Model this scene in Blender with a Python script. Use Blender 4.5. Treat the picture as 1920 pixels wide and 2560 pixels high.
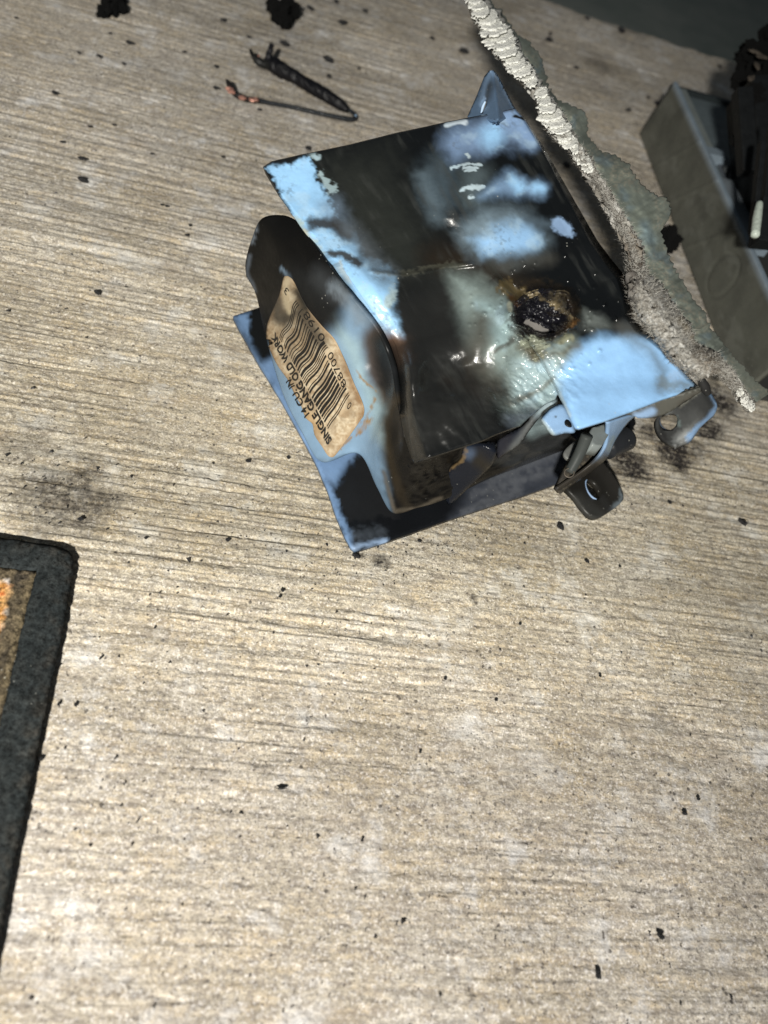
import bpy, bmesh, math, random, time
import numpy as np
from mathutils import Vector, Matrix, noise as mnoise
from mathutils.bvhtree import BVHTree
from mathutils.geometry import delaunay_2d_cdt
T0 = time.time()
for o in list(bpy.data.objects): bpy.data.objects.remove(o)
scn = bpy.context.scene; C = scn.collection
random.seed(7); rng = np.random.default_rng(7)
CM = 0.01                                   # everything below is measured in centimetres

# ------------------------------------------------------------------ camera
PIT = math.radians(54); H = 20.0; FPX = 1849.0
cr_, sr_ = .908, .418; n_ = math.hypot(cr_, sr_); cr_ /= n_; sr_ /= n_
R0 = np.array([1, 0, 0.]); U0 = np.array([0, math.sin(PIT), math.cos(PIT)]); FW = np.array([0, math.cos(PIT), -math.sin(PIT)])
CR = cr_ * R0 + sr_ * U0; CU = -sr_ * R0 + cr_ * U0; OC = np.array([0, 0, H])
cam_d = bpy.data.cameras.new('camera'); cam = bpy.data.objects.new('camera', cam_d); C.objects.link(cam)
cam.matrix_world = Matrix(((CR[0], CU[0], -FW[0], 0), (CR[1], CU[1], -FW[1], 0), (CR[2], CU[2], -FW[2], H * CM), (0, 0, 0, 1)))
cam_d.sensor_fit = 'VERTICAL'; cam_d.sensor_height = 36; cam_d.lens = 36 * FPX / 2560
cam_d.clip_start = .005; cam_d.clip_end = 50
cam_d.dof.use_dof = True; cam_d.dof.focus_distance = .232; cam_d.dof.aperture_fstop = 10.0
scn.camera = cam
# ------------------------------------------------------------------ world, lamp, exposure
w = bpy.data.worlds.new('World'); scn.world = w; w.use_nodes = True
bg = w.node_tree.nodes['Background']; bg.inputs[0].default_value = (.82, .92, 1, 1); bg.inputs[1].default_value = .055
sp = bpy.data.lights.new('torch', 'SPOT'); so = bpy.data.objects.new('torch_light', sp); C.objects.link(so)
LP = np.array([-1.5, -44.0, 46.0]); LT = np.array([-8.0, 13.0, 0])
sp.energy = 39; sp.color = (1, .968, .89); sp.shadow_soft_size = .022; sp.spot_size = math.radians(57); sp.spot_blend = .95
so.location = Vector(LP * CM); so.rotation_euler = Vector(LT - LP).to_track_quat('-Z', 'Y').to_euler()
scn.view_settings.view_transform = 'Standard'; scn.view_settings.look = 'None'; scn.view_settings.exposure = 0; scn.view_settings.gamma = 1
scn.render.engine = 'CYCLES'

# ------------------------------------------------------------------ measuring helpers (the surveyed picture -> places in the scene)
def at(x, y, z):
    x = np.asarray(x, float); y = np.asarray(y, float); z = np.asarray(z, float)
    a = (x - 960) / FPX; b = -(y - 1280) / FPX
    d = FW + a[..., None] * CR + b[..., None] * CU
    t = (z - H) / d[..., 2]
    return OC + d * t[..., None]
def proj(P):
    d = P - OC; f = d @ FW
    return 960 + FPX * (d @ CR) / f, 1280 - FPX * (d @ CU) / f

LAT = rng.random((256, 256))
def vn(x, y):
    xi = np.floor(x).astype(int); yi = np.floor(y).astype(int); fx = x - xi; fy = y - yi
    fx = fx * fx * (3 - 2 * fx); fy = fy * fy * (3 - 2 * fy)
    a = LAT[xi & 255, yi & 255]; b = LAT[(xi + 1) & 255, yi & 255]; c = LAT[xi & 255, (yi + 1) & 255]; d = LAT[(xi + 1) & 255, (yi + 1) & 255]
    return (a * (1 - fx) + b * fx) * (1 - fy) + (c * (1 - fx) + d * fx) * fy
def fbm(x, y, o=4):
    s = 0; a = .5; t = 0
    for k in range(o):
        s = s + a * vn(x * 2 ** k + 17.3 * k, y * 2 ** k + 9.1 * k); t += a; a *= .55
    return s / t
def ss(a, b, x):
    t = np.clip((x - a) / (b - a), 0, 1); return t * t * (3 - 2 * t)

def seg_dist(x, y, pts, closed=False):
    d = np.full(x.shape, 1e9); n = len(pts)
    for i in range(n if closed else max(n - 1, 1)):
        ax, ay = pts[i]; bx, by = pts[(i + 1) % n]; vx, vy = bx - ax, by - ay; L = vx * vx + vy * vy + 1e-9
        t = np.clip(((x - ax) * vx + (y - ay) * vy) / L, 0, 1)
        d = np.minimum(d, np.hypot(x - ax - t * vx, y - ay - t * vy))
    return d
def inside(x, y, pts):
    c = np.zeros(x.shape, bool); n = len(pts)
    for i in range(n):
        ax, ay = pts[i]; bx, by = pts[(i + 1) % n]
        if ay == by: continue
        c ^= ((ay > y) != (by > y)) & (x < (bx - ax) * (y - ay) / (by - ay) + ax)
    return c

BLUE = (.32, .58, .88); BLUE2 = (.19, .31, .52); MILK = (.33, .44, .48); MILK2 = (.24, .30, .29); BLACK = (.010, .011, .012); OLIVE = (.016, .017, .015)
BROWN = (.085, .042, .014); TAN = (.30, .21, .11); GREYF = (.075, .077, .075)
class Paint:
    """colour of a thing's skin: soot, scorch and clean plastic, given where they lie on it"""
    def __init__(s, x, y, base, g=.35, warp=14, wl=55):
        s.x0, s.y0 = x, y
        s.x = x + warp * (fbm(x / wl, y / wl) - .5) * 2; s.y = y + warp * (fbm(x / wl + 40, y / wl + 11) - .5) * 2
        a = .95; u_ = x * math.cos(a) + y * math.sin(a); v_ = -x * math.sin(a) + y * math.cos(a)
        s.w = (fbm(u_ / 60 + fbm(x / 60, y / 60) * 3, v_ / 26 + fbm(x / 50 + 7, y / 50) * 2.5, 4) - .5) * 1.5 + (fbm(x / 30 + 5, y / 30, 3) - .5) * .6
        s.c = np.empty(x.shape + (4,)); s.c[..., :3] = base; s.c[..., 3] = g
    def put(s, m, col, a=1, g=None):
        m = np.clip(m * a, 0, 1)[..., None]
        s.c[..., :3] = s.c[..., :3] * (1 - m) + np.array(col) * m
        if g is not None: s.c[..., 3:] = s.c[..., 3:] * (1 - m) + g * m
    def line(s, pts, r, soft, col, a=1, g=None, breakup=0):
        d = seg_dist(s.x, s.y, pts)
        if breakup: d = d + breakup * (fbm(s.x0 / 9, s.y0 / 9, 3) - .5) * 2
        if soft >= 9: d = d + s.w * soft * .55; soft = soft * 1.35
        s.put(1 - ss(r - soft, r + soft, d), col, a, g)
    def poly(s, pts, soft, col, a=1, g=None, breakup=0):
        d = seg_dist(s.x, s.y, pts, True); d = np.where(inside(s.x, s.y, pts), -d, d)
        if breakup: d = d + breakup * (fbm(s.x0 / 9, s.y0 / 9, 3) - .5) * 2
        if soft >= 9: d = d + s.w * soft * .55; soft = soft * 1.35
        s.put(1 - ss(-soft, soft, d), col, a, g)
    def out(s): return s.c

# ------------------------------------------------------------------ object helpers
def link(o, parent=None):
    C.objects.link(o)
    if parent is not None: o.parent = parent
    return o
def thing(name, label, cat, group=None, loc=None):
    o = bpy.data.objects.new(name, None); C.objects.link(o); o.empty_display_size = .01
    if loc is not None: o.location = Vector(loc) * CM
    o['label'] = label; o['category'] = cat
    if group: o['group'] = group
    return o
def mesh(name, V, Fc, mat, parent=None, col=None, smooth=True, thick=0, offset=-1, face_cam=True):
    """V in cm, world; the part is placed relative to its thing"""
    V = np.asarray(V, float)
    base = np.zeros(3)
    p = parent
    while p is not None: base = base + np.array(p.location) / CM; p = p.parent
    me = bpy.data.meshes.new(name)
    me.from_pydata([], [], []) if False else None
    Fl = [tuple(int(i) for i in f) for f in Fc] if not isinstance(Fc, np.ndarray) else Fc
    if isinstance(Fc, np.ndarray):
        k = Fc.shape[1]
        me.vertices.add(len(V)); me.vertices.foreach_set('co', ((V - base) * CM).ravel())
        me.loops.add(Fc.size); me.loops.foreach_set('vertex_index', Fc.ravel().astype(np.int32))
        me.polygons.add(len(Fc)); me.polygons.foreach_set('loop_start', np.arange(0, Fc.size, k, dtype=np.int32))
        me.update(calc_edges=True)
    else:
        me.from_pydata(((V - base) * CM).tolist(), [], Fl); me.update()
    if face_cam:
        nrm = np.empty(len(me.polygons) * 3); me.polygons.foreach_get('normal', nrm); cen = np.empty_like(nrm); me.polygons.foreach_get('center', cen)
        cen = cen.reshape(-1, 3) / CM + base
        if (np.einsum('ij,ij->i', nrm.reshape(-1, 3), OC - cen)).mean() < 0: me.flip_normals()
    if col is not None:
        ca = me.color_attributes.new('Col', 'FLOAT_COLOR', 'POINT'); ca.data.foreach_set('color', np.asarray(col, np.float32).ravel())
    me.polygons.foreach_set('use_smooth', np.full(len(me.polygons), smooth))
    me.materials.append(mat)
    o = link(bpy.data.objects.new(name, me), parent)
    if thick:
        m = o.modifiers.new('thickness', 'SOLIDIFY'); m.thickness = thick * CM; m.offset = offset
    return o
def grid_faces(nr, nc):
    i = np.arange(nr - 1)[:, None] * nc + np.arange(nc - 1)[None, :]
    return np.stack([i, i + 1, i + nc + 1, i + nc], -1).reshape(-1, 4)
def cr1(P, n):
    """Catmull-Rom along axis 0, n samples"""
    P = np.asarray(P, float); k = len(P); t = np.linspace(0, k - 1, n); i = np.minimum(t.astype(int), k - 2); f = (t - i)
    f = f.reshape((-1,) + (1,) * (P.ndim - 1))
    Q = np.concatenate([2 * P[:1] - P[1:2], P, 2 * P[-1:] - P[-2:-1]])
    a, b, c, d = Q[i], Q[i + 1], Q[i + 2], Q[i + 3]
    return .5 * (2 * b + (c - a) * f + (2 * a - 5 * b + 4 * c - d) * f ** 2 + (3 * b - a - 3 * c + d) * f ** 3)
def patch(name, ctrl, nu, nv, paint, mat, parent, thick=.12, zadd=None):
    G = cr1(cr1(ctrl, nu).transpose(1, 0, 2), nv).transpose(1, 0, 2)
    x, y, z = G[..., 0], G[..., 1], G[..., 2]
    if zadd is not None: z = z + zadd(x, y)
    V = at(x, y, z)
    return mesh(name, V.reshape(-1, 3), grid_faces(nu, nv), mat, parent, paint(x, y).reshape(-1, 4), thick=thick)
def sheet_geo(outline, holes, step):
    pts = [Vector((float(a), float(b))) for a, b in outline]; edges = [(i, (i + 1) % len(outline)) for i in range(len(outline))]
    for h in holes:
        k = len(pts); pts += [Vector((float(a), float(b))) for a, b in h]; edges += [(k + i, k + (i + 1) % len(h)) for i in range(len(h))]
    O = np.array(outline); x0, y0 = O.min(0); x1, y1 = O.max(0)
    gx, gy = np.meshgrid(np.arange(x0 + step / 2, x1, step), np.arange(y0 + step / 2, y1, step)); gx = gx + rng.uniform(-.2, .2, gx.shape) * step; gy = gy + rng.uniform(-.2, .2, gy.shape) * step
    ok = inside(gx, gy, outline) & (seg_dist(gx, gy, outline, True) > step * .45)
    for h in holes: ok &= ~inside(gx, gy, h) & (seg_dist(gx, gy, h, True) > step * .45)
    pts += [Vector((float(a), float(b))) for a, b in zip(gx[ok], gy[ok])]
    v, e, f, *_ = delaunay_2d_cdt(pts, edges, [], 0, 1e-4)
    v = np.array([tuple(p) for p in v]); f = np.array([t for t in f if len(t) == 3])
    c = v[f].mean(1); k = inside(c[:, 0], c[:, 1], outline)
    for h in holes: k &= ~inside(c[:, 0], c[:, 1], h)
    return v, f[k]
def dens(pts, d, closed=True, jag=0):
    out = []; n = len(pts)
    for i in range(n if closed else n - 1):
        a = np.array(pts[i], float); b = np.array(pts[(i + 1) % n], float); k = max(1, int(np.hypot(*(b - a)) / d))
        for j in range(k):
            p = a + (b - a) * j / k
            if jag: p = p + rng.uniform(-jag, jag, 2)
            out.append(tuple(p))
    if not closed: out.append(tuple(pts[-1]))
    return out
def smooth_poly(pts, n=4):
    P = np.array(pts, float); k = len(P); out = []
    for i in range(k):
        a, b, c, d = P[i - 1], P[i], P[(i + 1) % k], P[(i + 2) % k]
        for j in range(n):
            f = j / n; out.append(tuple(.5 * (2 * b + (c - a) * f + (2 * a - 5 * b + 4 * c - d) * f * f + (3 * b - a - 3 * c + d) * f ** 3)))
    return out
def sheet(name, outline, holes, zf, step, paint, mat, parent, thick=.15):
    v, f = sheet_geo(outline, holes, step); x, y = v[:, 0], v[:, 1]
    z = zf(x, y) if callable(zf) else np.full(len(x), float(zf))
    return mesh(name, at(x, y, z), f, mat, parent, paint(x, y), thick=thick)
def flat(c, g=.4): return lambda x, y: Paint(x, y, c, g).out()
def tube(name, pts, rad, mat, parent, col=(.01, .01, .01), seg=12, n=None, rough=0, capr=.5, g=.5):
    """pts in cm world, radius list in cm"""
    pts = np.array(pts, float); n = n or len(pts) * 5
    P = cr1(pts, n); Rr = cr1(np.array(rad, float)[:, None], n)[:, 0]
    Tn = np.gradient(P, axis=0); Tn /= np.linalg.norm(Tn, axis=1)[:, None]
    up = np.array([.13, .21, .97]); A = np.cross(Tn, up); A /= np.linalg.norm(A, axis=1)[:, None]; B = np.cross(Tn, A)
    th = np.linspace(0, 2 * math.pi, seg, endpoint=False)
    V = P[:, None] + Rr[:, None, None] * (np.cos(th)[None, :, None] * A[:, None] + np.sin(th)[None, :, None] * B[:, None])
    if rough:
        N = V - P[:, None]; k = fbm(V[..., 0] * 5 + V[..., 2] * 7, V[..., 1] * 5 + V[..., 2] * 3, 4) - .45
        V = V + N * (k * rough * 2)[..., None]
    V = V.reshape(-1, 3); F = []
    for i in range(n - 1):
        for j in range(seg): F.append((i * seg + j, i * seg + (j + 1) % seg, (i + 1) * seg + (j + 1) % seg, (i + 1) * seg + j))
    k = len(V); V = np.vstack([V, P[:1] - Tn[:1] * Rr[0] * capr, P[-1:] + Tn[-1:] * Rr[-1] * capr])
    for j in range(seg): F.append((k, (j + 1) % seg, j)); F.append((k + 1, (n - 1) * seg + j, (n - 1) * seg + (j + 1) % seg))
    c = np.zeros((len(V), 4)); c[:, :3] = col; c[:, 3] = g
    return mesh(name, V, F, mat, parent, c, face_cam=False)
def box3(name, c, ax, mat, parent, col, bev=.03, g=.4):
    """c centre cm, ax three half-axis vectors"""
    bm = bmesh.new(); bmesh.ops.create_cube(bm, size=2)
    for v in bm.verts:
        p = v.co; q = np.array(c) + p.x * np.array(ax[0]) + p.y * np.array(ax[1]) + p.z * np.array(ax[2]); v.co = Vector(q)
    bmesh.ops.recalc_face_normals(bm, faces=bm.faces)
    if bev: bmesh.ops.bevel(bm, geom=bm.edges[:], offset=bev, segments=2, affect='EDGES', profile=.6)
    V = [tuple(v.co) for v in bm.verts]; bm.verts.index_update(); F = [[v.index for v in f.verts] for f in bm.faces]; bm.free()
    cc = np.zeros((len(V), 4)); cc[:, :3] = col; cc[:, 3] = g
    return mesh(name, V, F, mat, parent, cc, smooth=False, face_cam=False)

# ------------------------------------------------------------------ materials
class NT:
    def __init__(s, name):
        s.m = bpy.data.materials.new(name); s.m.use_nodes = True; s.t = s.m.node_tree; s.b = s.t.nodes['Principled BSDF']
        s.tc = s.n('ShaderNodeTexCoord')
    def n(s, t, **k):
        o = s.t.nodes.new(t)
        for a, v in k.items():
            if a in o.bl_rna.properties: setattr(o, a, v)
            else: o.inputs[a.replace('_', ' ')].default_value = v
        return o
    def l(s, a, b): s.t.links.new(a, b)
    def map(s, scale, rot=(0, 0, 0)):
        m = s.n('ShaderNodeMapping'); m.inputs['Scale'].default_value = scale; m.inputs['Rotation'].default_value = rot; s.l(s.tc.outputs['Object'], m.inputs[0]); return m.outputs[0]
    def noise(s, vec, sc, det=4, rough=.6, dist=0):
        o = s.n('ShaderNodeTexNoise'); o.inputs['Scale'].default_value = sc; o.inputs['Detail'].default_value = det; o.inputs['Roughness'].default_value = rough; o.inputs['Distortion'].default_value = dist
        s.l(vec, o.inputs['Vector']); return o.outputs['Fac']
    def rng(s, v, a, b, c=0, d=1):
        o = s.n('ShaderNodeMapRange'); s.l(v, o.inputs[0])
        for i, q in enumerate((a, b, c, d)): o.inputs[i + 1].default_value = q
        return o.outputs[0]
    def mix(s, f, a, b, mode='MIX'):
        o = s.n('ShaderNodeMix'); o.data_type = 'RGBA'; o.blend_type = mode
        if isinstance(f, (int, float)): o.inputs[0].default_value = f
        else: s.l(f, o.inputs[0])
        for i, q in ((6, a), (7, b)):
            if isinstance(q, tuple): o.inputs[i].default_value = q + (1,)
            else: s.l(q, o.inputs[i])
        return o.outputs[2]
    def math(s, op, a, b=None):
        o = s.n('ShaderNodeMath', operation=op)
        for i, q in enumerate((a, b)):
            if q is None: continue
            if isinstance(q, (int, float)): o.inputs[i].default_value = q
            else: s.l(q, o.inputs[i])
        return o.outputs[0]
    def bump(s, h, dist, strength=1, prev=None):
        o = s.n('ShaderNodeBump'); o.inputs['Strength'].default_value = strength; o.inputs['Distance'].default_value = dist; s.l(h, o.inputs['Height'])
        if prev is not None: s.l(prev, o.inputs['Normal'])
        return o.outputs[0]
def painted(name, dust=.5, bump=.00012, spec=.5, coat=0, grain=600, sss=0):
    t = NT(name); at_ = t.n('ShaderNodeAttribute', attribute_name='Col'); ob = t.tc.outputs['Object']
    n1 = t.noise(ob, 90, 5, .65); n2 = t.noise(ob, grain, 3)
    base = t.mix(t.rng(n1, .3, .75, 0, .28), at_.outputs['Color'], (.0, .0, .0), 'MIX')
    base = t.mix(t.rng(n2, .35, .7, 0, .18), base, (.5, .48, .42), 'SOFT_LIGHT')
    v = t.n('ShaderNodeTexVoronoi'); v.inputs['Scale'].default_value = 520; t.l(ob, v.inputs['Vector'])
    sp_ = t.math('MULTIPLY', t.math('LESS_THAN', v.outputs['Distance'], .13), t.rng(t.noise(ob, 45, 4, .7), .58, .66)) if dust else None
    if dust: base = t.mix(t.math('MULTIPLY', sp_, dust), base, (.42, .42, .38))
    t.l(base, t.b.inputs['Base Color'])
    r = t.math('ADD', at_.outputs['Alpha'], t.rng(n1, .3, .7, -.10, .12)); t.l(r, t.b.inputs['Roughness'])
    t.l(t.bump(n2, bump * .35, .6, t.bump(n1, bump * 2, .6)), t.b.inputs['Normal'])
    t.b.inputs['Specular IOR Level'].default_value = spec; t.b.inputs['Coat Weight'].default_value = coat; t.b.inputs['Coat Roughness'].default_value = .12
    if sss: t.b.inputs['Subsurface Weight'].default_value = sss; t.b.inputs['Subsurface Radius'].default_value = (.004, .006, .008); t.b.inputs['Subsurface Scale'].default_value = .4
    return t.m
def mottled(m, sc, lo, hi):
    nt = m.node_tree; pb = nt.nodes['Principled BSDF']; src = pb.inputs['Base Color'].links[0].from_socket; tc = [n for n in nt.nodes if n.type == 'TEX_COORD'][0]
    n = nt.nodes.new('ShaderNodeTexNoise'); n.inputs['Scale'].default_value = sc; n.inputs['Detail'].default_value = 5; n.inputs['Roughness'].default_value = .75; nt.links.new(tc.outputs['Object'], n.inputs['Vector'])
    mr = nt.nodes.new('ShaderNodeMapRange'); nt.links.new(n.outputs['Fac'], mr.inputs[0]); mr.inputs[1].default_value = .36; mr.inputs[2].default_value = .66; mr.inputs[3].default_value = lo; mr.inputs[4].default_value = hi
    vm = nt.nodes.new('ShaderNodeVectorMath'); vm.operation = 'SCALE'; nt.links.new(src, vm.inputs[0]); nt.links.new(mr.outputs[0], vm.inputs['Scale']); nt.links.new(vm.outputs[0], pb.inputs['Base Color'])
M_PL = painted('scorched_plastic', spec=.14)
M_MELT = painted('glossy_molten_plastic', bump=.0002, coat=.22, spec=.32)
M_CHAR = painted('char', dust=.25, bump=.0006, spec=.3, grain=1500)
M_PAPER = painted('scorched_paper', dust=0, bump=.00008, spec=.2, grain=1400)
M_DULL = painted('dull_plastic', dust=.3, spec=.3)
def simple(name, col, rough=.5, metal=0, spec=.5, bump=.0001, sc=900):
    t = NT(name); ob = t.tc.outputs['Object']; n = t.noise(ob, sc, 4)
    t.l(t.mix(t.rng(n, .3, .7), tuple(c * .75 for c in col), tuple(min(1, c * 1.2) for c in col)), t.b.inputs['Base Color'])
    t.b.inputs['Roughness'].default_value = rough; t.b.inputs['Metallic'].default_value = metal; t.b.inputs['Specular IOR Level'].default_value = spec
    t.l(t.bump(n, bump), t.b.inputs['Normal']); return t.m
M_INK = simple('black_ink', (.012, .011, .010), .6, spec=.25)
M_COPPER = simple('copper', (.62, .33, .26), .45, .7)
M_FIB = simple('grey_fibre', (.40, .385, .35), .85, spec=.2, bump=.0004, sc=2500)
M_FIBD = simple('dark_fibre', (.075, .062, .05), .85, spec=.2)
M_WHITE = simple('off_white_plastic', (.55, .62, .55), .4)
M_BLACKP = simple('burnt_black_plastic', (.008, .009, .010), .5, spec=.15, bump=.0004, sc=300)

# ------------------------------------------------------------------ ground
GANG = math.atan2(3146, 7346) - math.radians(3.6); gc, gs = math.cos(GANG), math.sin(GANG)
def st(P): return P[..., 0] * gc + P[..., 1] * gs, -P[..., 0] * gs + P[..., 1] * gc
E1, E2 = at(1409, 8, 0), at(1848, 152, 0)
def concrete_mat():
    t = NT('broomed_concrete'); A = t.n('ShaderNodeAttribute', attribute_name='Col')
    ob = t.tc.outputs['Object']; lo = t.map((1, 3.6, 1)); st2 = t.map((1, 2.2, 1))
    big = t.noise(ob, 26, 4, .6); streak = t.noise(lo, 70, 5, .65, .3); streak2 = t.noise(lo, 170, 4, .6)
    c = t.mix(t.rng(big, .35, .68), (.515, .445, .32), (.625, .58, .485))
    c = t.mix(t.rng(streak, .48, .66, 0, .55), c, (.585, .455, .265))
    c = t.mix(t.rng(t.noise(st2, 130, 5, .7), .50, .66, 0, .75), c, (.325, .29, .225))
    c = t.mix(t.rng(streak2, .52, .64, 0, .5), c, (.25, .215, .18))
    c = t.mix(t.rng(t.noise(ob, 420, 4, .7), .47, .62, 0, .6), c, (.235, .205, .17))
    c = t.mix(t.rng(t.noise(ob, 1150, 3, .7), .53, .64, 0, .6), c, (.92, .88, .80))
    c = t.mix(t.rng(t.noise(ob, 1500, 3, .7), .49, .62, 0, .6), c, (.17, .148, .122))
    c = t.mix(t.rng(t.noise(ob, 48, 6, .75), .53, .68, 0, .6), c, (.74, .74, .71))
    c = t.mix(t.rng(t.noise(st2, 36, 5, .7), .55, .68, 0, .45), c, (.30, .255, .20))
    c = t.mix(t.rng(t.noise(ob, 700, 3, .6), .635, .69, 0, .85), c, (.07, .06, .052))
    v = t.n('ShaderNodeTexVoronoi'); v.inputs['Scale'].default_value = 330; t.l(ob, v.inputs['Vector'])
    pit = t.math('MULTIPLY', t.math('LESS_THAN', v.outputs['Distance'], .17), t.rng(t.noise(ob, 60, 3), .5, .62))
    c = t.mix(t.math('MULTIPLY', pit, .75), c, (.055, .048, .042))
    # soot lying on the slab, plus shade painted under the strip's end
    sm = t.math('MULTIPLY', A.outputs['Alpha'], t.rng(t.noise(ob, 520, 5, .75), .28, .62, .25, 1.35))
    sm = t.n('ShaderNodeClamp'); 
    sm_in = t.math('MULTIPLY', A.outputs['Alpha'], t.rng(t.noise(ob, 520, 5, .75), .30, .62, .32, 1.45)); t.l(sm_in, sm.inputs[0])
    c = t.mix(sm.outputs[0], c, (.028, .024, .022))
    c = t.mix(1, c, A.outputs['Color'], 'MULTIPLY')
    t.l(c, t.b.inputs['Base Color'])
    t.b.inputs['Roughness'].default_value = .82; t.b.inputs['Specular IOR Level'].default_value = .25
    h = t.math('ADD', t.math('MULTIPLY', t.noise(ob, 600, 4, .7), 1), t.math('MULTIPLY', t.noise(st2, 210, 4, .65), 1.5))
    h = t.math('SUBTRACT', h, t.math('MULTIPLY', pit, .8))
    t.l(t.bump(h, .00034, .75, t.bump(t.noise(ob, 1700, 2, .5), .00018, .8)), t.b.inputs['Normal'])
    return t.m
SMUDGE_SHADE = [((170, 1250), 150, .6), ((215, 1225), 75, .55), ((120, 1290), 90, .45), ((60, 1110), 70, .18), ((1690, 1130), 78, 1.0), ((1625, 1075), 40, .75), ((1770, 1065), 62, .9), ((1570, 1160), 66, .9), ((1700, 1050), 70, .5),
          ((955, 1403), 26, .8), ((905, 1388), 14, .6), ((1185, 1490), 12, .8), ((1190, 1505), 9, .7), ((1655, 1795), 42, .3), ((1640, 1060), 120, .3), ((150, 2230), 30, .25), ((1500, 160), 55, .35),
          ((1800, 1000), 75, .95), ((1850, 960), 60, .8), ((1740, 1120), 60, .5), ((700, 1370), 60, .12), ((1180, 620), 60, .2), ((700, 130), 200, .10), ((1270, 1960), 60, .12), ((500, 1950), 50, .10)]  # first two on this line paint shadow under the strip's end, over soot
def build_ground():
    d0 = ss(0, 1, np.array([0]))
    ts = [-3.0]; 
    while ts[-1] < 62: ts.append(ts[-1] + (.024 + .0011 * max(ts[-1], 0)))
    tlim = np.array(ts); tn = np.concatenate([np.linspace(-60, -3.3, 14), tlim])
    # the slab's far edge
    s1, t1 = st(E1); s2, t2 = st(E2)
    sn = np.concatenate([np.linspace(-90, -26, 16), np.arange(-25, 34, .105), np.linspace(35, 90, 16)])
    S, Tt = np.meshgrid(sn, tn)
    te = t1 + (S - s1) * (t2 - t1) / (s2 - s1)           # edge line t(s)
    te = np.maximum(te, 20)
    # squeeze rows so that the last one lies on the edge
    k = ss(30, 62, Tt); Tn_ = Tt * (1 - k) + (Tt - 62 + te) * k
    Tt = np.minimum(np.maximum.accumulate(Tn_, axis=0), te)
    # relief: broom grooves run along s
    wob = .10 * (fbm(S * .07, Tt * .10, 2) - .5) + .03 * (fbm(S * .8, Tt * .8, 2) - .5)
    t_ = Tt + wob
    mod = ss(.30, .62, fbm(S * .09 + 3, Tt * .16 + 8, 3))
    mod = mod * (1 - .75 * ss(3.5, -1.5, Tt + 1.2 * fbm(S * .2, Tt * .2)))
    g1 = fbm(S * .06, t_ * 2.9, 3); g2 = fbm(S * .16 + 5, t_ * 6.0 + 3, 3); g3 = fbm(S * 1.4, t_ * 2.2, 4); g4 = fbm(S * 5.5, t_ * 7.5, 3); g5 = fbm(S*.10+31, t_*4.4+7, 2)
    mz = ss(2, 12, Tt) * (1 - .5 * ss(26, 40, Tt)); g6 = fbm(S * .22 + 51, t_ * 9.5 + 7, 2)
    h = -.024 * ss(.44, .66, g6) * mz * (.4 + .6 * mod) - .014 * mz * (ss(.4, .6, g2) - .5) - (.018 + .014 * mz) * ss(.44, .70, g1) * (.25 + .75 * mod) - .022 * ss(.42, .68, g2) * (.25 + .75 * mod) - .020*ss(.48,.72,g5)*(.2+.8*mod) + .030 * (g3 - .5) + .030 * (g4 - .5)
    h = h - .035 * ss(.66, .76, fbm(S * 2.6 + 7, Tt * 3.2, 3))
    h = h + .10 * (fbm(S * .12, Tt * .12, 2) - .5)
    e = te - Tt
    h = h - .25 * ss(.7, 0, e + .8 * (fbm(S * .8, Tt * .8) - .5))    # worn arris
    V = np.stack([S, Tt, h - .02], -1)
    W = np.stack([S * gc - Tt * gs, S * gs + Tt * gc, 0 * S], -1)
    x, y = proj(W); beh = (W - OC) @ FW < 3
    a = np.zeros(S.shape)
    for (cx, cy), r, k in SMUDGE_SHADE:
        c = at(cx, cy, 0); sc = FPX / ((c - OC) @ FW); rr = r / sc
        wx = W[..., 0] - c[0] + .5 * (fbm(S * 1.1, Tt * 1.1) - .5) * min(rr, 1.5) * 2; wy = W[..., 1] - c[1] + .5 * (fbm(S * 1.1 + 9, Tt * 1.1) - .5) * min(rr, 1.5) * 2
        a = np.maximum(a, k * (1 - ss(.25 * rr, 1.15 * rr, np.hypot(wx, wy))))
    tint = fbm(S * .05 + 2, Tt * .05 + 5, 3)
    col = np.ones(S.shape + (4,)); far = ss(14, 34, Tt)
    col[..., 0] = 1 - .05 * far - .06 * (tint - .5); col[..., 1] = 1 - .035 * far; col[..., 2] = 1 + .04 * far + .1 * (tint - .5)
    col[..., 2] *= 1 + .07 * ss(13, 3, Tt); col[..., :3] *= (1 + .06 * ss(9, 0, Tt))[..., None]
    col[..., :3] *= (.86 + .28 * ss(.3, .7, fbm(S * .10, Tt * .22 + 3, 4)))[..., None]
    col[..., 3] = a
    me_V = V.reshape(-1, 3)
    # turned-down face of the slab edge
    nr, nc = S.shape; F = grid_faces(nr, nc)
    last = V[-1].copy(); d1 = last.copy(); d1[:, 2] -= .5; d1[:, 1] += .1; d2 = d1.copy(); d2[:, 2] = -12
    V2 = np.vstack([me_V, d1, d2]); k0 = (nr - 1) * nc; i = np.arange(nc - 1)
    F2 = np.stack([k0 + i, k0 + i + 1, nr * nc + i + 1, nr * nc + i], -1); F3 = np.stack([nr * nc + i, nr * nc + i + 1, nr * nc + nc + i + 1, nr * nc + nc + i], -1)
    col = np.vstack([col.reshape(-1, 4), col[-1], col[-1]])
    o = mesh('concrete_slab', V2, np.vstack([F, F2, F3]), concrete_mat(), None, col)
    me = o.data; c = np.array(me.polygons[0].normal)
    if c[2] < 0: me.flip_normals()
    o.rotation_euler = (0, 0, GANG); o['kind'] = 'structure'; o['label'] = 'weathered broom-finished concrete slab with soot smudges, painted shade and a worn far edge'
    return o
slab = build_ground()
t = NT('dark_lower_paving'); ob = t.tc.outputs['Object']
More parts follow.
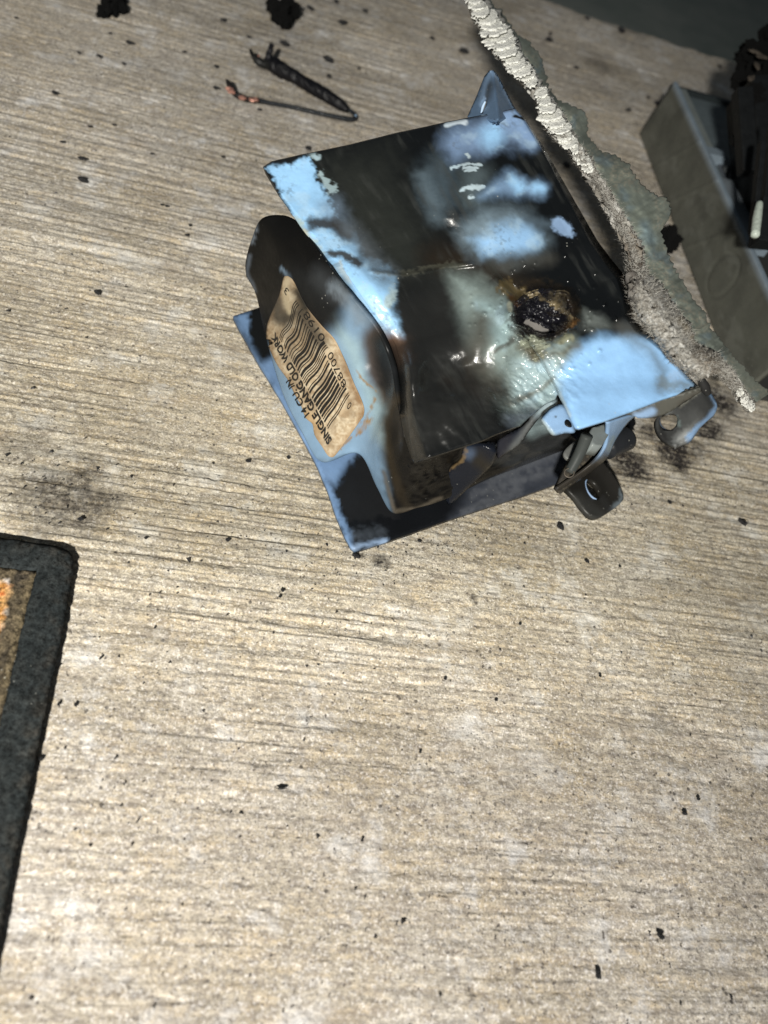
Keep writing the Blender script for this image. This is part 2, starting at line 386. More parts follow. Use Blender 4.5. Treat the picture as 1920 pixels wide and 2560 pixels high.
t.l(t.mix(t.rng(t.noise(ob, 14, 6, .7), .35, .65), (.16, .19, .175), (.24, .26, .24)), t.b.inputs['Base Color']); t.b.inputs['Roughness'].default_value = .85
t.l(t.bump(t.noise(ob, 400, 4), .0006), t.b.inputs['Normal'])
gx, gy = np.meshgrid(np.linspace(-300, 400, 60), np.linspace(-200, 600, 60)); lg = mesh('lower_ground', np.stack([gx, gy, -12 + .3 * fbm(gx * .1, gy * .1)], -1).reshape(-1, 3), grid_faces(60, 60), t.m, None)
lg['kind'] = 'structure'; lg['label'] = 'dark paving lying below the far edge of the slab'
print('ground', time.time() - T0)

# ------------------------------------------------------------------ the burnt box in the middle
BOX = thing('electrical_box', 'half-melted blue electrical box with a scorched barcode label and a burnt hole', 'electrical box', loc=(0, 19, 0))
# lower wall, lying on the slab
LW = [(583, 790), (600, 822), (647, 905), (700, 990), (741, 1062), (772, 1118), (796, 1165), (820, 1222), (842, 1288), (864, 1340), (878, 1366), (888, 1374), (905, 1371), (960, 1354), (1040, 1326), (1111, 1301), (1216, 1266), (1300, 1240), (1394, 1207), (1500, 1170), (1590, 1060), (1560, 900), (1300, 560), (1180, 480), (900, 640), (760, 725), (680, 760), (645, 770)]
def p_low(x, y):
    p = Paint(x, y, (.008, .009, .011), .27, warp=10)
    p.poly([(1130, 1300), (1180, 1180), (1330, 1110), (1470, 1080), (1500, 1190), (1394, 1215), (1216, 1275)], 18, (.05, .057, .075), .9, .28)
    for a, b in (((1180, 1240), (1420, 1160)), ((1220, 1205), (1440, 1110)), ((1160, 1275), (1300, 1225))): p.line([a, b], 9, 9, (.15, .16, .18), .5, breakup=12)
    p.poly([(578, 780), (625, 770), (640, 800), (625, 850), (650, 915), (700, 880), (740, 930), (960, 1110), (900, 1130), (855, 1180), (835, 1215), (800, 1200), (740, 1070)], 11, BLUE2, 1, .3)
    p.poly([(625, 765), (680, 745), (680, 860), (690, 880), (655, 905), (628, 860), (618, 815)], 7, BLACK, 1, .5, breakup=10)
    p.poly([(905, 1108), (945, 1150), (1000, 1290), (870, 1300), (830, 1232), (872, 1172)], 7, (.014, .015, .017), 1, .5, breakup=14)
    p.line([(815, 1210), (845, 1285), (880, 1368)], 9, 6, BLUE2, .9, .3, breakup=8)
    p.line([(880, 1368), (965, 1349)], 5, 4, (.30, .42, .62), .9, .3, breakup=4)
    p.line([(890, 1340), (950, 1330)], 12, 12, (.10, .12, .15), .5, .3, breakup=14)
    return p.out()
def z_low(x, y): return .26 + .10 * (fbm(x / 160, y / 160) - .5) + .05 * ss(300, 0, np.hypot(x - 583, y - 790)) + .32 * ss(1130, 1420, x) * ss(1290, 1120, y + .33 * (x - 1111))
sheet('lower_wall', dens(LW, 6), [], z_low, 6.5, p_low, M_PL, BOX, .2)

# back wall and front face of the body: one drooping skin
cols = [
 [(752, 556, 6.0), (708, 538, 5.7), (654, 547, 5.3), (628, 602, 4.3), (614, 655, 3.2), (615, 690, 2.4)],
 [(778, 600, 6.2), (740, 610, 5.7), (695, 630, 5.0), (668, 668, 4.0), (645, 705, 2.9), (640, 738, 2.0)],
 [(822, 665, 6.2), (790, 712, 5.6), (745, 752, 4.6), (712, 792, 3.3), (682, 822, 1.9), (664, 842, 1.0)],
 [(882, 745, 6.0), (852, 800, 5.2), (815, 850, 4.1), (772, 900, 2.9), (733, 945, 1.5), (706, 982, .55)],
 [(942, 825, 5.5), (915, 885, 4.3), (895, 940, 3.5), (855, 990, 2.5), (802, 1045, 1.3), (755, 1082, .45)],
 [(975, 905, 5.0), (962, 950, 4.0), (955, 992, 3.5), (922, 1045, 2.5), (865, 1105, 1.2), (805, 1155, .4)],
 [(990, 985, 4.6), (975, 1035, 3.8), (950, 1085, 2.9), (930, 1120, 2.0), (908, 1140, 1.3), (896, 1132, .9)],
 [(1000, 1040, 4.3), (992, 1090, 3.6), (972, 1140, 2.8), (955, 1190, 2.0), (946, 1222, 1.4), (938, 1205, 1.0)],
 [(1015, 1100, 4.0), (1010, 1140, 3.4), (1000, 1190, 2.6), (990, 1245, 1.8), (982, 1280, 1.2), (985, 1278, .9)],
 [(1060, 1130, 3.9), (1055, 1155, 3.3), (1050, 1190, 2.6), (1045, 1230, 1.9), (1042, 1268, 1.2), (1040, 1266, .9)],
 [(1120, 1110, 3.9), (1120, 1135, 3.3), (1118, 1165, 2.6), (1115, 1200, 2.0), (1113, 1246, 1.3), (1110, 1244, 1.0)],
 [(1200, 1080, 3.8), (1200, 1105, 3.3), (1205, 1130, 2.7), (1215, 1160, 2.1), (1230, 1190, 1.5), (1235, 1192, .6)],
 [(1290, 1040, 3.8), (1290, 1068, 3.3), (1300, 1092, 2.8), (1315, 1118, 2.2), (1335, 1142, 1.5), (1345, 1150, .6)],
 [(1400, 1000, 3.8), (1400, 1035, 3.2), (1410, 1058, 2.8), (1420, 1078, 2.2), (1440, 1100, 1.5), (1450, 1110, .6)]]
BODY = np.array([[list(p) for p in c] for c in cols], float)
def p_body(x, y):
    p = Paint(x, y, (.004, .004, .004), .55, warp=9)
    p.line([(640, 560), (628, 600)], 9, 7, (.16, .19, .23), .8, breakup=8); p.line([(622, 640), (617, 680), (640, 730)], 5, 5, (.09, .11, .14), .8)
    p.poly([(838, 800), (872, 745), (915, 790), (952, 850), (978, 930), (990, 990), (960, 1010), (950, 1080), (972, 1290), (930, 1260), (880, 1150), (780, 1160), (690, 980), (666, 880), (690, 850), (800, 860)], 18, (.20, .31, .44), 1, .28)
    p.line([(708, 672), (724, 696)], 6, 4, (.22, .32, .44), .9, breakup=5)
    p.poly([(830, 790), (900, 860), (930, 960), (975, 970), (1000, 1090), (970, 1120), (930, 1090), (900, 970), (870, 900)], 16, (.30, .42, .47), .8, .28)
    p.line([(740, 690), (790, 745), (828, 800)], 30, 22, BLACK, .95); p.line([(800, 690), (840, 745)], 20, 18, (.05, .055, .06), .6)
    p.line([(840, 720), (905, 800)], 14, 12, (.19, .23, .27), .6, breakup=10)
    p.line([(938, 850), (950, 925), (975, 985)], 32, 15, (.06, .034, .014), .9, .35); p.line([(958, 850), (968, 925), (985, 975)], 27, 14, BLACK, 1, .3)
    p.line([(960, 960), (1000, 1000)], 12, 8, BLACK, .5)
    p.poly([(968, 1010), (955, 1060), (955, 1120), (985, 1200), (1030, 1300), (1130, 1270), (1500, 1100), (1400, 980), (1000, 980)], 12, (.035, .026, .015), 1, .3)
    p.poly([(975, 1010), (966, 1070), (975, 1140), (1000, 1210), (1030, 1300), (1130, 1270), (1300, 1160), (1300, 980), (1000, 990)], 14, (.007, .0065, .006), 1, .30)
    p.line([(960, 1180), (988, 1278), (1040, 1270), (1100, 1248)], 5, 5, (.10, .085, .065), .7, .35)
    p.poly([(1240, 1150), (1300, 1060), (1400, 1000), (1480, 1080), (1440, 1120), (1300, 1180)], 14, (.03, .032, .034), 1, .3)
    p.line([(1330, 1075), (1372, 1062)], 16, 12, (.26, .34, .36), .8)
    # glue stains and scratches next to the label
    for a, b in (((850, 1120), (915, 1070)), ((880, 1060), (925, 1050)), ((905, 1055), (935, 1000)), ((895, 930), (940, 980))): p.line([a, b], 2.4, 2.5, (.26, .15, .05), .8, breakup=6)
    p.line([(888, 1078), (918, 1058)], 6, 5, (.30, .17, .05), .6, breakup=10)
    return p.out()
body = patch('back_wall', BODY, 190, 100, p_body, M_PL, BOX, .16, lambda x, y: .05 * (fbm(x / 60, y / 60) - .5) + .45 * (fbm(x / 34 + 4, y / 30, 4) - .5) * ss(985, 1040, x) * ss(1000, 1060, y) + .10 * np.exp(-((x - 958) ** 2 + (y - 985) ** 2) / 500) - .2 * np.exp(-((x - 945) ** 2 + (y - 890) ** 2) / 1500))

# upper wall: big drooping panel (Coons patch over its four edges)
EL = [(657, 417), (664, 436), (697, 490), (734, 541), (752, 566), (784, 609), (806, 640), (831, 660), (885, 747), (914, 790), (951, 837), (968, 872), (979, 915), (990, 975), (1001, 1044), (1012, 1095), (1025, 1136), (1034, 1158)]
ET = [(657, 417), (679, 403), (740, 389), (813, 374), (870, 362), (922, 349), (994, 331), (1066, 316), (1114, 305), (1160, 296), (1205, 287), (1250, 279), (1288, 270)]
ER = [(1288, 270), (1313, 296), (1340, 338), (1367, 381), (1440, 508), (1494, 602), (1530, 650), (1563, 690), (1580, 740), (1588, 792), (1608, 820), (1641, 845), (1670, 872), (1700, 910), (1725, 942), (1751, 972)]
EB = [(1034, 1158), (1048, 1155), (1100, 1138), (1165, 1117), (1205, 1104), (1240, 1088), (1300, 1066), (1328, 1040), (1362, 1012), (1388, 1000), (1396, 985), (1400, 972), (1410, 1000), (1424, 1040), (1438, 1074), (1447, 1075), (1519, 1053), (1582, 1030), (1650, 1003), (1705, 985), (1751, 972)]
def resample(P, n):
    P = np.array(P, float); d = np.r_[0, np.cumsum(np.hypot(*np.diff(P, axis=0).T))]; d /= d[-1]; u = np.linspace(0, 1, n)
    return np.stack([np.interp(u, d, P[:, 0]), np.interp(u, d, P[:, 1])], -1)
NV, NU = 330, 300
# the bottom edge keeps its notch on whole samples
L_, T_, R_, B_ = resample(EL, NV), resample(ET, NU), resample(ER, NV), resample(EB, NU)
u = np.linspace(0, 1, NU)[None, :, None]; v = np.linspace(0, 1, NV)[:, None, None]
# soften the notch away from the edge
Bs = B_.copy(); kk = 25
for i in range(NU): Bs[i] = B_[max(0, i - kk):i + kk + 1].mean(0) if 0 < i < NU - 1 else B_[i]
wv = v ** 4; Bm = B_[None] * wv + Bs[None] * (1 - wv)
Gp = (1 - u) * L_[:, None] + u * R_[:, None] + (1 - v) * T_[None] + v * Bm - ((1 - u) * (1 - v) * L_[0] + u * (1 - v) * R_[0] + (1 - u) * v * L_[-1] + u * v * R_[-1])
X, Y = Gp[..., 0], Gp[..., 1]
def ga(cx, cy, sx, sy, ang=0):
    c, s = math.cos(ang), math.sin(ang); dx, dy = X - cx, Y - cy; a = dx * c + dy * s; b = -dx * s + dy * c
    return np.exp(-(a / sx) ** 2 - (b / sy) ** 2)
u2, v2 = u[..., 0], v[..., 0]
Z = (1 - u2) * (1 - v2) * 6.6 + u2 * (1 - v2) * 9.1 + u2 * v2 * 6.9 + (1 - u2) * v2 * 4.6
Z = Z + .35 * ga(900, 700, 60, 160, -.9) - .25 * ga(1090, 780, 70, 200, .3) + .34 * ga(1030, 960, 34, 80, .2)
Z = Z - .14 * ga(1190, 960, 95, 60, .35) + .06 * ga(1120, 1050, 110, 60, -.2) - .30 * ga(1300, 960, 60, 60)
Z = Z + .22 * ga(1250, 860, 50, 60) + .13 * ga(1262, 792, 22, 17) + .10 * ga(1225, 775, 40, 30) - .10 * ga(1290, 905, 18, 40, .8)
Z = Z - .22 * ga(1375, 1000, 30, 50, .5)
# crater
CX, CY = 1357, 788
cd = np.hypot((X - CX) / 76, (Y - CY) / 60); ang = np.arctan2(Y - CY, X - CX); cd = cd * (1 + .22 * (fbm(np.cos(ang) * 1.6 + 4, np.sin(ang) * 1.6 + 4, 3) - .5) * 2)
Z = Z + .26 * np.exp(-((cd - 1.0) / .22) ** 2) - .55 * (1 - ss(.45, 1.0, cd))
rough_ = (1 - ss(.9, 1.35, cd))
Z = Z + rough_ * (.20 * (fbm(X / 18, Y / 13, 4) - .5) + .035 * np.sin((Y * .9 - X * .35 + 26 * fbm(X / 22, Y / 22, 3)) / 3.4) * (1 - ss(.55, 1.0, cd)) + .03 * (fbm(X / 6, Y / 6, 2) - .5))
brg = np.random.default_rng(3)
for _ in range(150):
    a_ = brg.uniform(0, 6.28); q_ = brg.uniform(.75, 1.5) if _ < 90 else brg.uniform(1.5, 2.6); bx_, by_ = CX + 76 * q_ * math.cos(a_), CY + 60 * q_ * math.sin(a_); br_ = brg.uniform(2.2, 5.0)
    m_ = (np.abs(X - bx_) < 16) & (np.abs(Y - by_) < 16); Z[m_] += brg.uniform(.015, .045) * np.exp(-(((X[m_] - bx_) ** 2 + (Y[m_] - by_) ** 2) / br_ ** 2))
# folded drips below the crater, wrinkles running down-left
wr = ga(1335, 865, 30, 26) ; Z = Z + wr * .09 * np.sin((Y + .35 * X + 20 * fbm(X / 30, Y / 30)) / 3.6) + .12 * wr
wr2 = np.clip(ga(1345, 955, 80, 70, -.5) + ga(1290, 1010, 60, 50, -.3), 0, 1)
Z = Z + wr2 * (.20 * (fbm((X * .77 + Y * .64) / 26, (X * -.64 + Y * .77) / 11, 3) - .5))
Z = Z + .035 * (fbm(X / 70, Y / 70, 3) - .5) + ss(1250, 900, X + .3 * Y - 300) * .02 * (fbm(X / 30, Y / 30) - .5)
# crease of the raised flat corner; worn crease across the panel
Z = Z + .10 * ss(-22, 22, (X - 1398) + .38 * (Y - 972) * -1) * ss(935, 1000, Y)
Z = Z + .05 * np.exp(-(seg_dist(X, Y, [(930, 678), (1010, 690), (1090, 672), (1180, 660)]) / 6) ** 2)
Z = Z - .55 * (1 - ss(0, 55, seg_dist(X, Y, EL[8:]))) ** 1.6 * ss(800, 950, Y) + .10 * np.sin((X * .55 + Y * .83 + 60 * fbm(X / 90, Y / 90, 2)) / 26) * ga(1150, 930, 170, 110) + .12 * (fbm(X / 48 + 3, Y / 48, 3) - .5) * ss(820, 950, Y) * ss(1440, 1330, X)
# rounded rims
eu = np.minimum(np.minimum(u2, 1 - u2) * NU, np.minimum(v2, 1 - v2) * NV); Z = Z - .07 * (1 - np.clip(eu / 3, 0, 1)) ** 2
def p_up(x, y):
    p = Paint(x, y, (.005, .006, .007), .25, warp=12, wl=45)
    p.poly([(740, 420), (960, 390), (1060, 560), (1100, 700), (1000, 720), (880, 640), (830, 520)], 70, (.022, .0245, .022), .9, .30)
    p.poly([(960, 720), (1190, 700), (1260, 860), (1240, 1060), (1040, 1150), (980, 960)], 34, (.020, .0205, .020), .8, .28)
    p.line([(1080, 640), (1200, 660), (1300, 720)], 35, 25, (.018, .014, .010), .9)
    # clean corner, upper left
    p.poly([(668, 420), (715, 402), (770, 400), (790, 430), (785, 455), (815, 470), (825, 500), (838, 545), (826, 560), (838, 590), (790, 598), (745, 550), (700, 485)], 8, BLUE, 1, .3, breakup=12)
    p.line([(806, 440), (828, 475)], 9, 5, MILK, .9, .4, breakup=14); p.line([(820, 520), (850, 610)], 26, 26, (.16, .22, .30), .7)
    p.line([(760, 385), (795, 395)], 6, 4, MILK, .9, .3, breakup=5)
    p.line([(657, 418), (700, 402), (745, 390)], 6, 4, BLACK, .9, .4, breakup=5)
    p.poly([(750, 540), (800, 560), (880, 590), (900, 640), (960, 668), (985, 700), (985, 770), (1000, 845), (960, 838), (890, 752), (835, 665), (800, 640)], 13, BLUE, 1, .28, breakup=6)
    p.line([(785, 560), (830, 562), (868, 590)], 15, 9, (.030, .028, .026), .95, .4, breakup=6)
    p.line([(870, 580), (960, 690)], 22, 22, (.11, .13, .15), .75)
    p.line([(822, 636), (860, 640), (900, 655)], 9, 6, (.035, .032, .028), .95, .4, breakup=6)
    p.line([(745, 548), (770, 590), (800, 635)], 8, 5, MILK, 1, .4, breakup=9); p.line([(765, 575), (790, 640)], 4, 3, (.55, .52, .38), .7, .4, breakup=8)
    p.line([(768, 608), (790, 650)], 5, 3, (.03, .025, .02), .9, breakup=7)
    p.line([(980, 735), (975, 760)], 12, 6, (.40, .50, .50), .8, .4, breakup=10)
    p.poly([(960, 842), (1015, 848), (1020, 900), (985, 930)], 22, (.045, .030, .022), .9, .3)
    p.line([(955, 830), (985, 845)], 14, 14, (.20, .12, .08), .55)
    p.line([(848, 655), (890, 740), (950, 832)], 3.5, 3, (.42, .46, .44), .7)
    # grey clouds and clean clearings, upper right
    p.line([(1100, 420), (1100, 500)], 34, 36, (.07, .10, .125), .7); p.line([(1060, 440), (1085, 545)], 14, 18, (.13, .18, .22), .5)
    p.poly([(1120, 325), (1288, 275), (1335, 345), (1330, 365), (1260, 362), (1200, 378), (1140, 400), (1110, 370)], 26, (.20, .30, .48), .95, .3)
    p.line([(1235, 335), (1225, 338)], 24, 20, BLUE, 1, .28); p.line([(1275, 300), (1330, 350)], 22, 16, (.24, .37, .60), .9, .28)
    p.line([(1118, 312), (1165, 302)], 7, 3, (.50, .58, .66), 1, .35)
    p.line([(1290, 292), (1310, 300)], 4, 2, BLACK, 1)
    p.line([(1190, 440), (1180, 480)], 30, 26, (.09, .12, .135), .8)
    for a, b in (((1128, 419), (1202, 407)), ((1160, 424), (1195, 420)), ((1166, 431), (1190, 429)), ((1150, 476), (1208, 468)), ((1172, 489), (1182, 488)), ((1168, 384), (1174, 392))): p.line([a, b], 3.4, 1.5, (.42, .52, .58), 1, .4, breakup=3)
    p.poly([(1215, 475), (1260, 440), (1290, 432), (1312, 455), (1350, 452), (1366, 468), (1350, 487), (1270, 488), (1200, 488)], 17, (.20, .32, .50), 1, .3)
    p.line([(1282, 455), (1296, 468)], 13, 12, BLUE, 1, .28); p.line([(1338, 468), (1348, 468)], 12, 10, BLUE, 1, .28)
    p.poly([(1150, 560), (1200, 525), (1320, 535), (1345, 575), (1365, 600), (1350, 625), (1290, 650), (1200, 640), (1160, 610)], 28, (.16, .22, .27), .95, .3)
    p.poly([(1185, 600), (1230, 570), (1320, 560), (1345, 590), (1345, 612), (1290, 640), (1210, 638)], 19, (.29, .50, .78), 1, .28)
    p.line([(1320, 548), (1380, 565)], 12, 11, (.07, .10, .13), .9); p.line([(1398, 566), (1420, 578)], 17, 7, (.24, .36, .56), 1, .35, breakup=10)
    p.line([(1230, 665), (1370, 645)], 17, 16, (.05, .05, .045), .8)
    # worn crease
    p.line([(930, 672), (985, 690), (1050, 682), (1110, 662), (1165, 660)], 5, 5, (.085, .085, .065), .55, .5, breakup=11)
    # milky, overheated area round the hole
    p.poly([(1130, 690), (1190, 700), (1250, 745), (1300, 790), (1300, 850), (1420, 850), (1445, 880), (1415, 1000), (1330, 1070), (1280, 1040), (1230, 960), (1180, 850), (1150, 780)], 28, MILK2, 1, .22)
    p.poly([(1195, 745), (1270, 760), (1285, 810), (1260, 880), (1230, 860)], 14, (.32, .44, .46), .9, .2)
    p.poly([(1300, 900), (1400, 870), (1420, 960), (1360, 1020), (1300, 1010), (1270, 960)], 22, (.34, .45, .48), .9, .2)
    p.line([(1200, 810), (1190, 900), (1240, 960)], 26, 22, (.055, .048, .038), .8, .3); p.line([(1240, 880), (1270, 860), (1280, 850)], 7, 6, (.05, .04, .03), .7)
    p.line([(1120, 950), (1190, 965), (1260, 985)], 20, 16, (.020, .018, .016), .8, .3)
    p.line([(1300, 995), (1350, 970), (1380, 950)], 6, 6, (.12, .11, .08), .6); p.line([(1270, 1010), (1330, 985)], 9, 8, (.10, .10, .09), .6)
    p.line([(1280, 1050), (1330, 1030)], 18, 12, (.07, .085, .11), .8)
    p.poly([(1455, 780), (1505, 790), (1520, 815), (1480, 830), (1455, 815)], 14, (.14, .16, .155), .9, .25)
    # clean blue flat corner
    p.poly([(1420, 900), (1460, 860), (1500, 838), (1560, 842), (1590, 838), (1640, 850), (1700, 905), (1760, 975), (1700, 995), (1439, 1090), (1395, 980), (1400, 930)], 15, (.30, .54, .87), 1, .26)
    p.line([(1560, 830), (1620, 870), (1660, 930), (1650, 965)], 16, 16, (.11, .14, .17), .7); p.line([(1660, 960), (1740, 968)], 15, 12, (.16, .19, .20), .7, breakup=14); p.line([(1690, 940), (1715, 930)], 14, 8, (.28, .42, .62), .8, breakup=12)
    p.line([(1545, 815), (1640, 835)], 12, 10, (.05, .05, .045), .8)
    p.line([(1425, 1040), (1400, 985)], 4, 4, (.45, .55, .60), .6)
    # bleaching, smears and scratches in the skin
    pale = ss(.48, .68, fbm(x / 38 + 3, y / 38 + 8, 4)); lum = p.c[..., 2:3]; k = (pale * ss(.18, .5, lum[..., 0]) * .35 * ss(1450, 1350, x))[..., None]; p.c[..., :3] = p.c[..., :3] * (1 - k) + np.array((.44, .60, .72)) * k
    u_ = x * .5 + y * .87; v_ = -x * .87 + y * .5; smear = ss(.45, .75, fbm(u_ / 80, v_ / 12, 4)) * ss(.4, .65, fbm(x / 70 + 9, y / 70, 3)); k = (smear * .4 * (1 - ss(.05, .2, lum[..., 0])))[..., None]; p.c[..., :3] = p.c[..., :3] * (1 - k) + np.array((.045, .048, .046)) * k
    k = (ss(.56, .7, fbm(x / 7, y / 7, 3)) * .4 * ss(1380, 1250, x) * ss(.15, .4, lum[..., 0]) * ss(.45, .7, fbm(x / 60, y / 60 + 30, 3)))[..., None]; p.c[..., :3] = p.c[..., :3] * (1 - k) + np.array((.10, .12, .13)) * k
    # scorched ring and hole
    p.line([(1357, 788)], 82, 14, (.026, .018, .010), .92, .25, breakup=16); p.line([(1353, 785)], 70, 9, (.008, .008, .012), 1, .27, breakup=16)
    p.line([(1262, 720), (1300, 735)], 15, 9, (.075, .055, .022), .8, .6, breakup=24); p.line([(1280, 745), (1292, 760)], 7, 5, (.06, .028, .010), .8, .3)
    p.line([(1310, 733), (1345, 738), (1362, 750), (1400, 765), (1422, 790), (1428, 810)], 4, 3, (.30, .24, .14), .7, .2, breakup=12)
    p.line([(1370, 745), (1400, 750)], 11, 5, (.16, .13, .075), .4, .3, breakup=22)
    p.line([(1412, 815), (1440, 808)], 7, 6, (.12, .06, .02), .8, .2, breakup=10)
    p.line([(1335, 865), (1340, 880)], 24, 10, (.06, .045, .025), .8, .2); p.line([(1320, 850), (1350, 872)], 17, 4, (.33, .36, .28), .75, .2, breakup=28)
    p.line([(1395, 858), (1425, 845)], 9, 7, (.27, .27, .18), .7, .15, breakup=8); p.line([(1275, 760), (1276, 775)], 6, 3, (.45, .47, .38), .9, .3)
    p.line([(1300, 870), (1345, 888), (1400, 885), (1445, 870)], 9, 9, (.10, .085, .05), .7, .2)
    return p.out()
HOLE = [(1306, 809), (1312, 800), (1325, 797), (1333, 801), (1341, 802), (1345, 806), (1352, 804), (1358, 812), (1366, 815), (1372, 820), (1384, 823), (1388, 829), (1377, 835), (1365, 834), (1357, 836), (1346, 831), (1338, 829), (1330, 822), (1322, 817), (1312, 816)]
cu, cv = np.where(inside(X, Y, HOLE))
Fg = grid_faces(NV, NU); cxm = X.ravel()[Fg].mean(1); cym = Y.ravel()[Fg].mean(1); Fg = Fg[~inside(cxm, cym, HOLE)]
upper = mesh('upper_wall', at(X, Y, Z).reshape(-1, 3), Fg, M_MELT, BOX, p_up(X, Y).reshape(-1, 4), thick=.14)
UPZ = BVHTree.FromPolygons([Vector(p) for p in at(X[::4, ::4], Y[::4, ::4], Z[::4, ::4]).reshape(-1, 3)], [tuple(f) for f in grid_faces(*X[::4, ::4].shape)])
def zray(bvh, x, y, dflt):
    d = at(x, y, 0.) - OC; h = bvh.ray_cast(Vector(OC), Vector(d).normalized()); return (h[0].z if h[0] is not None else dflt)
zc = float(Z[np.unravel_index(np.argmin(np.hypot(X - 1350, Y - 817)), X.shape)])
sheet('grey_residue', [(1280, 790), (1330, 780), (1400, 790), (1415, 850), (1350, 860), (1290, 845)], [], zc - .12, 6, flat((.30, .285, .27), .9), M_DULL, BOX, .2)
# melted folds hanging from the front of the panel
def drip(name, poly, z0, z1, ax, paint, th=.14, step=5, mat=M_PL):
    P = smooth_poly(poly, 4); (xa, ya), (xb, yb) = ax; L = (xb - xa) ** 2 + (yb - ya) ** 2
    def zf(x, y):
        t = ((x - xa) * (xb - xa) + (y - ya) * (yb - ya)) / L; d = seg_dist(x, y, P, True)
        return z0 + (z1 - z0) * np.clip(t, 0, 1) - .12 * (1 - ss(0, 9, d)) + .04 * (fbm(x / 25, y / 25) - .5)
    return sheet(name, P, [], zf, step, paint, mat, BOX, th)
def pd(x, y):
    p = Paint(x, y, (.009, .011, .017), .22, warp=6); p.line([(1160, 1130), (1175, 1135)], 12, 9, (.07, .10, .16), .8); p.line([(1195, 1150), (1225, 1175)], 16, 12, (.02, .017, .012), .8)
    p.line([(1158, 1128), (1150, 1150), (1112, 1178), (1105, 1215)], 5, 3, (.22, .15, .07), .7, .2, breakup=8); return p.out()
drip('melted_drip', [(1160, 1118), (1150, 1148), (1120, 1172), (1108, 1195), (1106, 1225), (1122, 1262), (1150, 1240), (1186, 1206), (1215, 1178), (1234, 1155), (1242, 1108), (1200, 1105)], 4.3, 1.0, ((1200, 1110), (1125, 1260)), pd)
def pf(x, y):
    p = Paint(x, y, (.018, .021, .030), .25, warp=6); p.line([(1330, 1050), (1310, 1090), (1270, 1130)], 10, 9, (.15, .16, .16), .7); p.line([(1350, 1020), (1390, 1010)], 22, 14, (.30, .38, .42), .9)
    p.line([(1262, 1092), (1250, 1140)], 16, 9, (.022, .022, .028), .9); return p.out()
drip('melted_fold', [(1236, 1098), (1262, 1086), (1306, 1062), (1350, 1012), (1388, 990), (1392, 1012), (1352, 1042), (1325, 1075), (1300, 1110), (1270, 1132), (1246, 1146), (1238, 1125)], 4.9, 2.6, ((1370, 1000), (1250, 1150)), pf)
def pt(x, y):
    p = Paint(x, y, (.25, .40, .62), .28, warp=4); p.line([(1352, 1050), (1382, 1088)], 6, 4, (.40, .48, .48), .8); p.line([(1388, 1044)], 2.5, 1.5, (.06, .07, .08)); return p.out()
drip('hole_tab', [(1388, 1014), (1372, 1024), (1352, 1048), (1366, 1072), (1382, 1089), (1410, 1084), (1440, 1077), (1420, 1020), (1402, 1010)], 5.3, 4.9, ((1400, 1010), (1382, 1089)), pt, mat=M_PL)
zt = 5.1
sheet('screw_hole', smooth_poly([(1413, 1052), (1418, 1049), (1425, 1054), (1430, 1066), (1421, 1066), (1413, 1060)], 3), [], 5.17, 4, flat((.01, .01, .01), .5), M_DULL, BOX, .03)
# rim below the right corner
def pr(x, y):
    p = Paint(x, y, (.085, .085, .075), .4, warp=5); p.line([(1590, 1042), (1630, 1030)], 10, 7, (.24, .36, .55), 1, .3); p.line([(1700, 1010), (1745, 985)], 7, 6, (.07, .065, .055), .8); return p.out()
sheet('side_rim', dens([(1560, 1036), (1650, 1001), (1751, 971), (1752, 980), (1712, 1004), (1679, 1028), (1652, 1040), (1620, 1046), (1596, 1046), (1585, 1040)], 7), [], lambda x, y: 6.35 + (x - 1650) * .004 - (y - 1010) * .012, 6, pr, M_PL, BOX, .1)
# mounting ears with screw slots
def ell(cx, cy, a, b, ang, n=20):
    c, s = math.cos(ang), math.sin(ang); return [(cx + a * math.cos(t) * c - b * math.sin(t) * s, cy + a * math.cos(t) * s + b * math.sin(t) * c) for t in np.linspace(0, 2 * math.pi, n, endpoint=False)]
def pe1(x, y):
    p = Paint(x, y, (.12, .19, .30), .3, warp=5); p.line([(1228, 178), (1245, 186), (1290, 268)], 7, 5, (.24, .38, .60), 1, .28); p.line([(1214, 240), (1222, 215)], 14, 9, (.05, .055, .06), .8); p.line([(1262, 215), (1290, 265)], 3, 2, (.28, .24, .17), .7, breakup=5)
    p.line([(1200, 260), (1215, 210), (1225, 180)], 5, 4, (.22, .33, .50), .8); return p.out()
ear = sheet('mounting_ear', dens([(1168, 292), (1192, 238), (1210, 192), (1222, 177), (1234, 176), (1243, 184), (1262, 220), (1281, 258), (1300, 290), (1240, 300)], 4), [dens(ell(1208, 262, 22, 6, -1.25), 3)], lambda x, y: 8.9 + .5 * np.abs(x - 1232 - (y - 178) * .12) / 40 * -1 + (y - 178) * .002, 4.5, pe1, M_PL, BOX, .14)
ear['label'] = 'clean blue pointed ear standing up at the back corner'
tube('slot_rim', at(np.array([1203, 1207, 1213]), np.array([284, 268, 254]), np.array([8.5, 8.65, 8.8])), [.03, .045, .03], M_PL, ear, (.45, .6, .8), seg=8)
def pe2(x, y):
    p = Paint(x, y, (.07, .072, .072), .33, warp=6); p.line([(1690, 1040), (1740, 1070)], 26, 20, (.16, .165, .165), .7, breakup=14); p.line([(1770, 970), (1793, 1015), (1772, 1048), (1720, 1092)], 6, 5, (.24, .38, .60), 1, .28)
    p.line([(1751, 977), (1700, 1015)], 4, 3, (.33, .33, .29), .9); p.line([(1695, 1098), (1712, 1085)], 13, 6, (.26, .27, .27), .8, .6, breakup=14); p.line([(1690, 1045), (1694, 1065)], 6, 4, (.26, .33, .33), .8, breakup=9)
    p.line([(1650, 1070), (1665, 1100)], 9, 7, (.03, .03, .03), .8, breakup=8); return p.out()
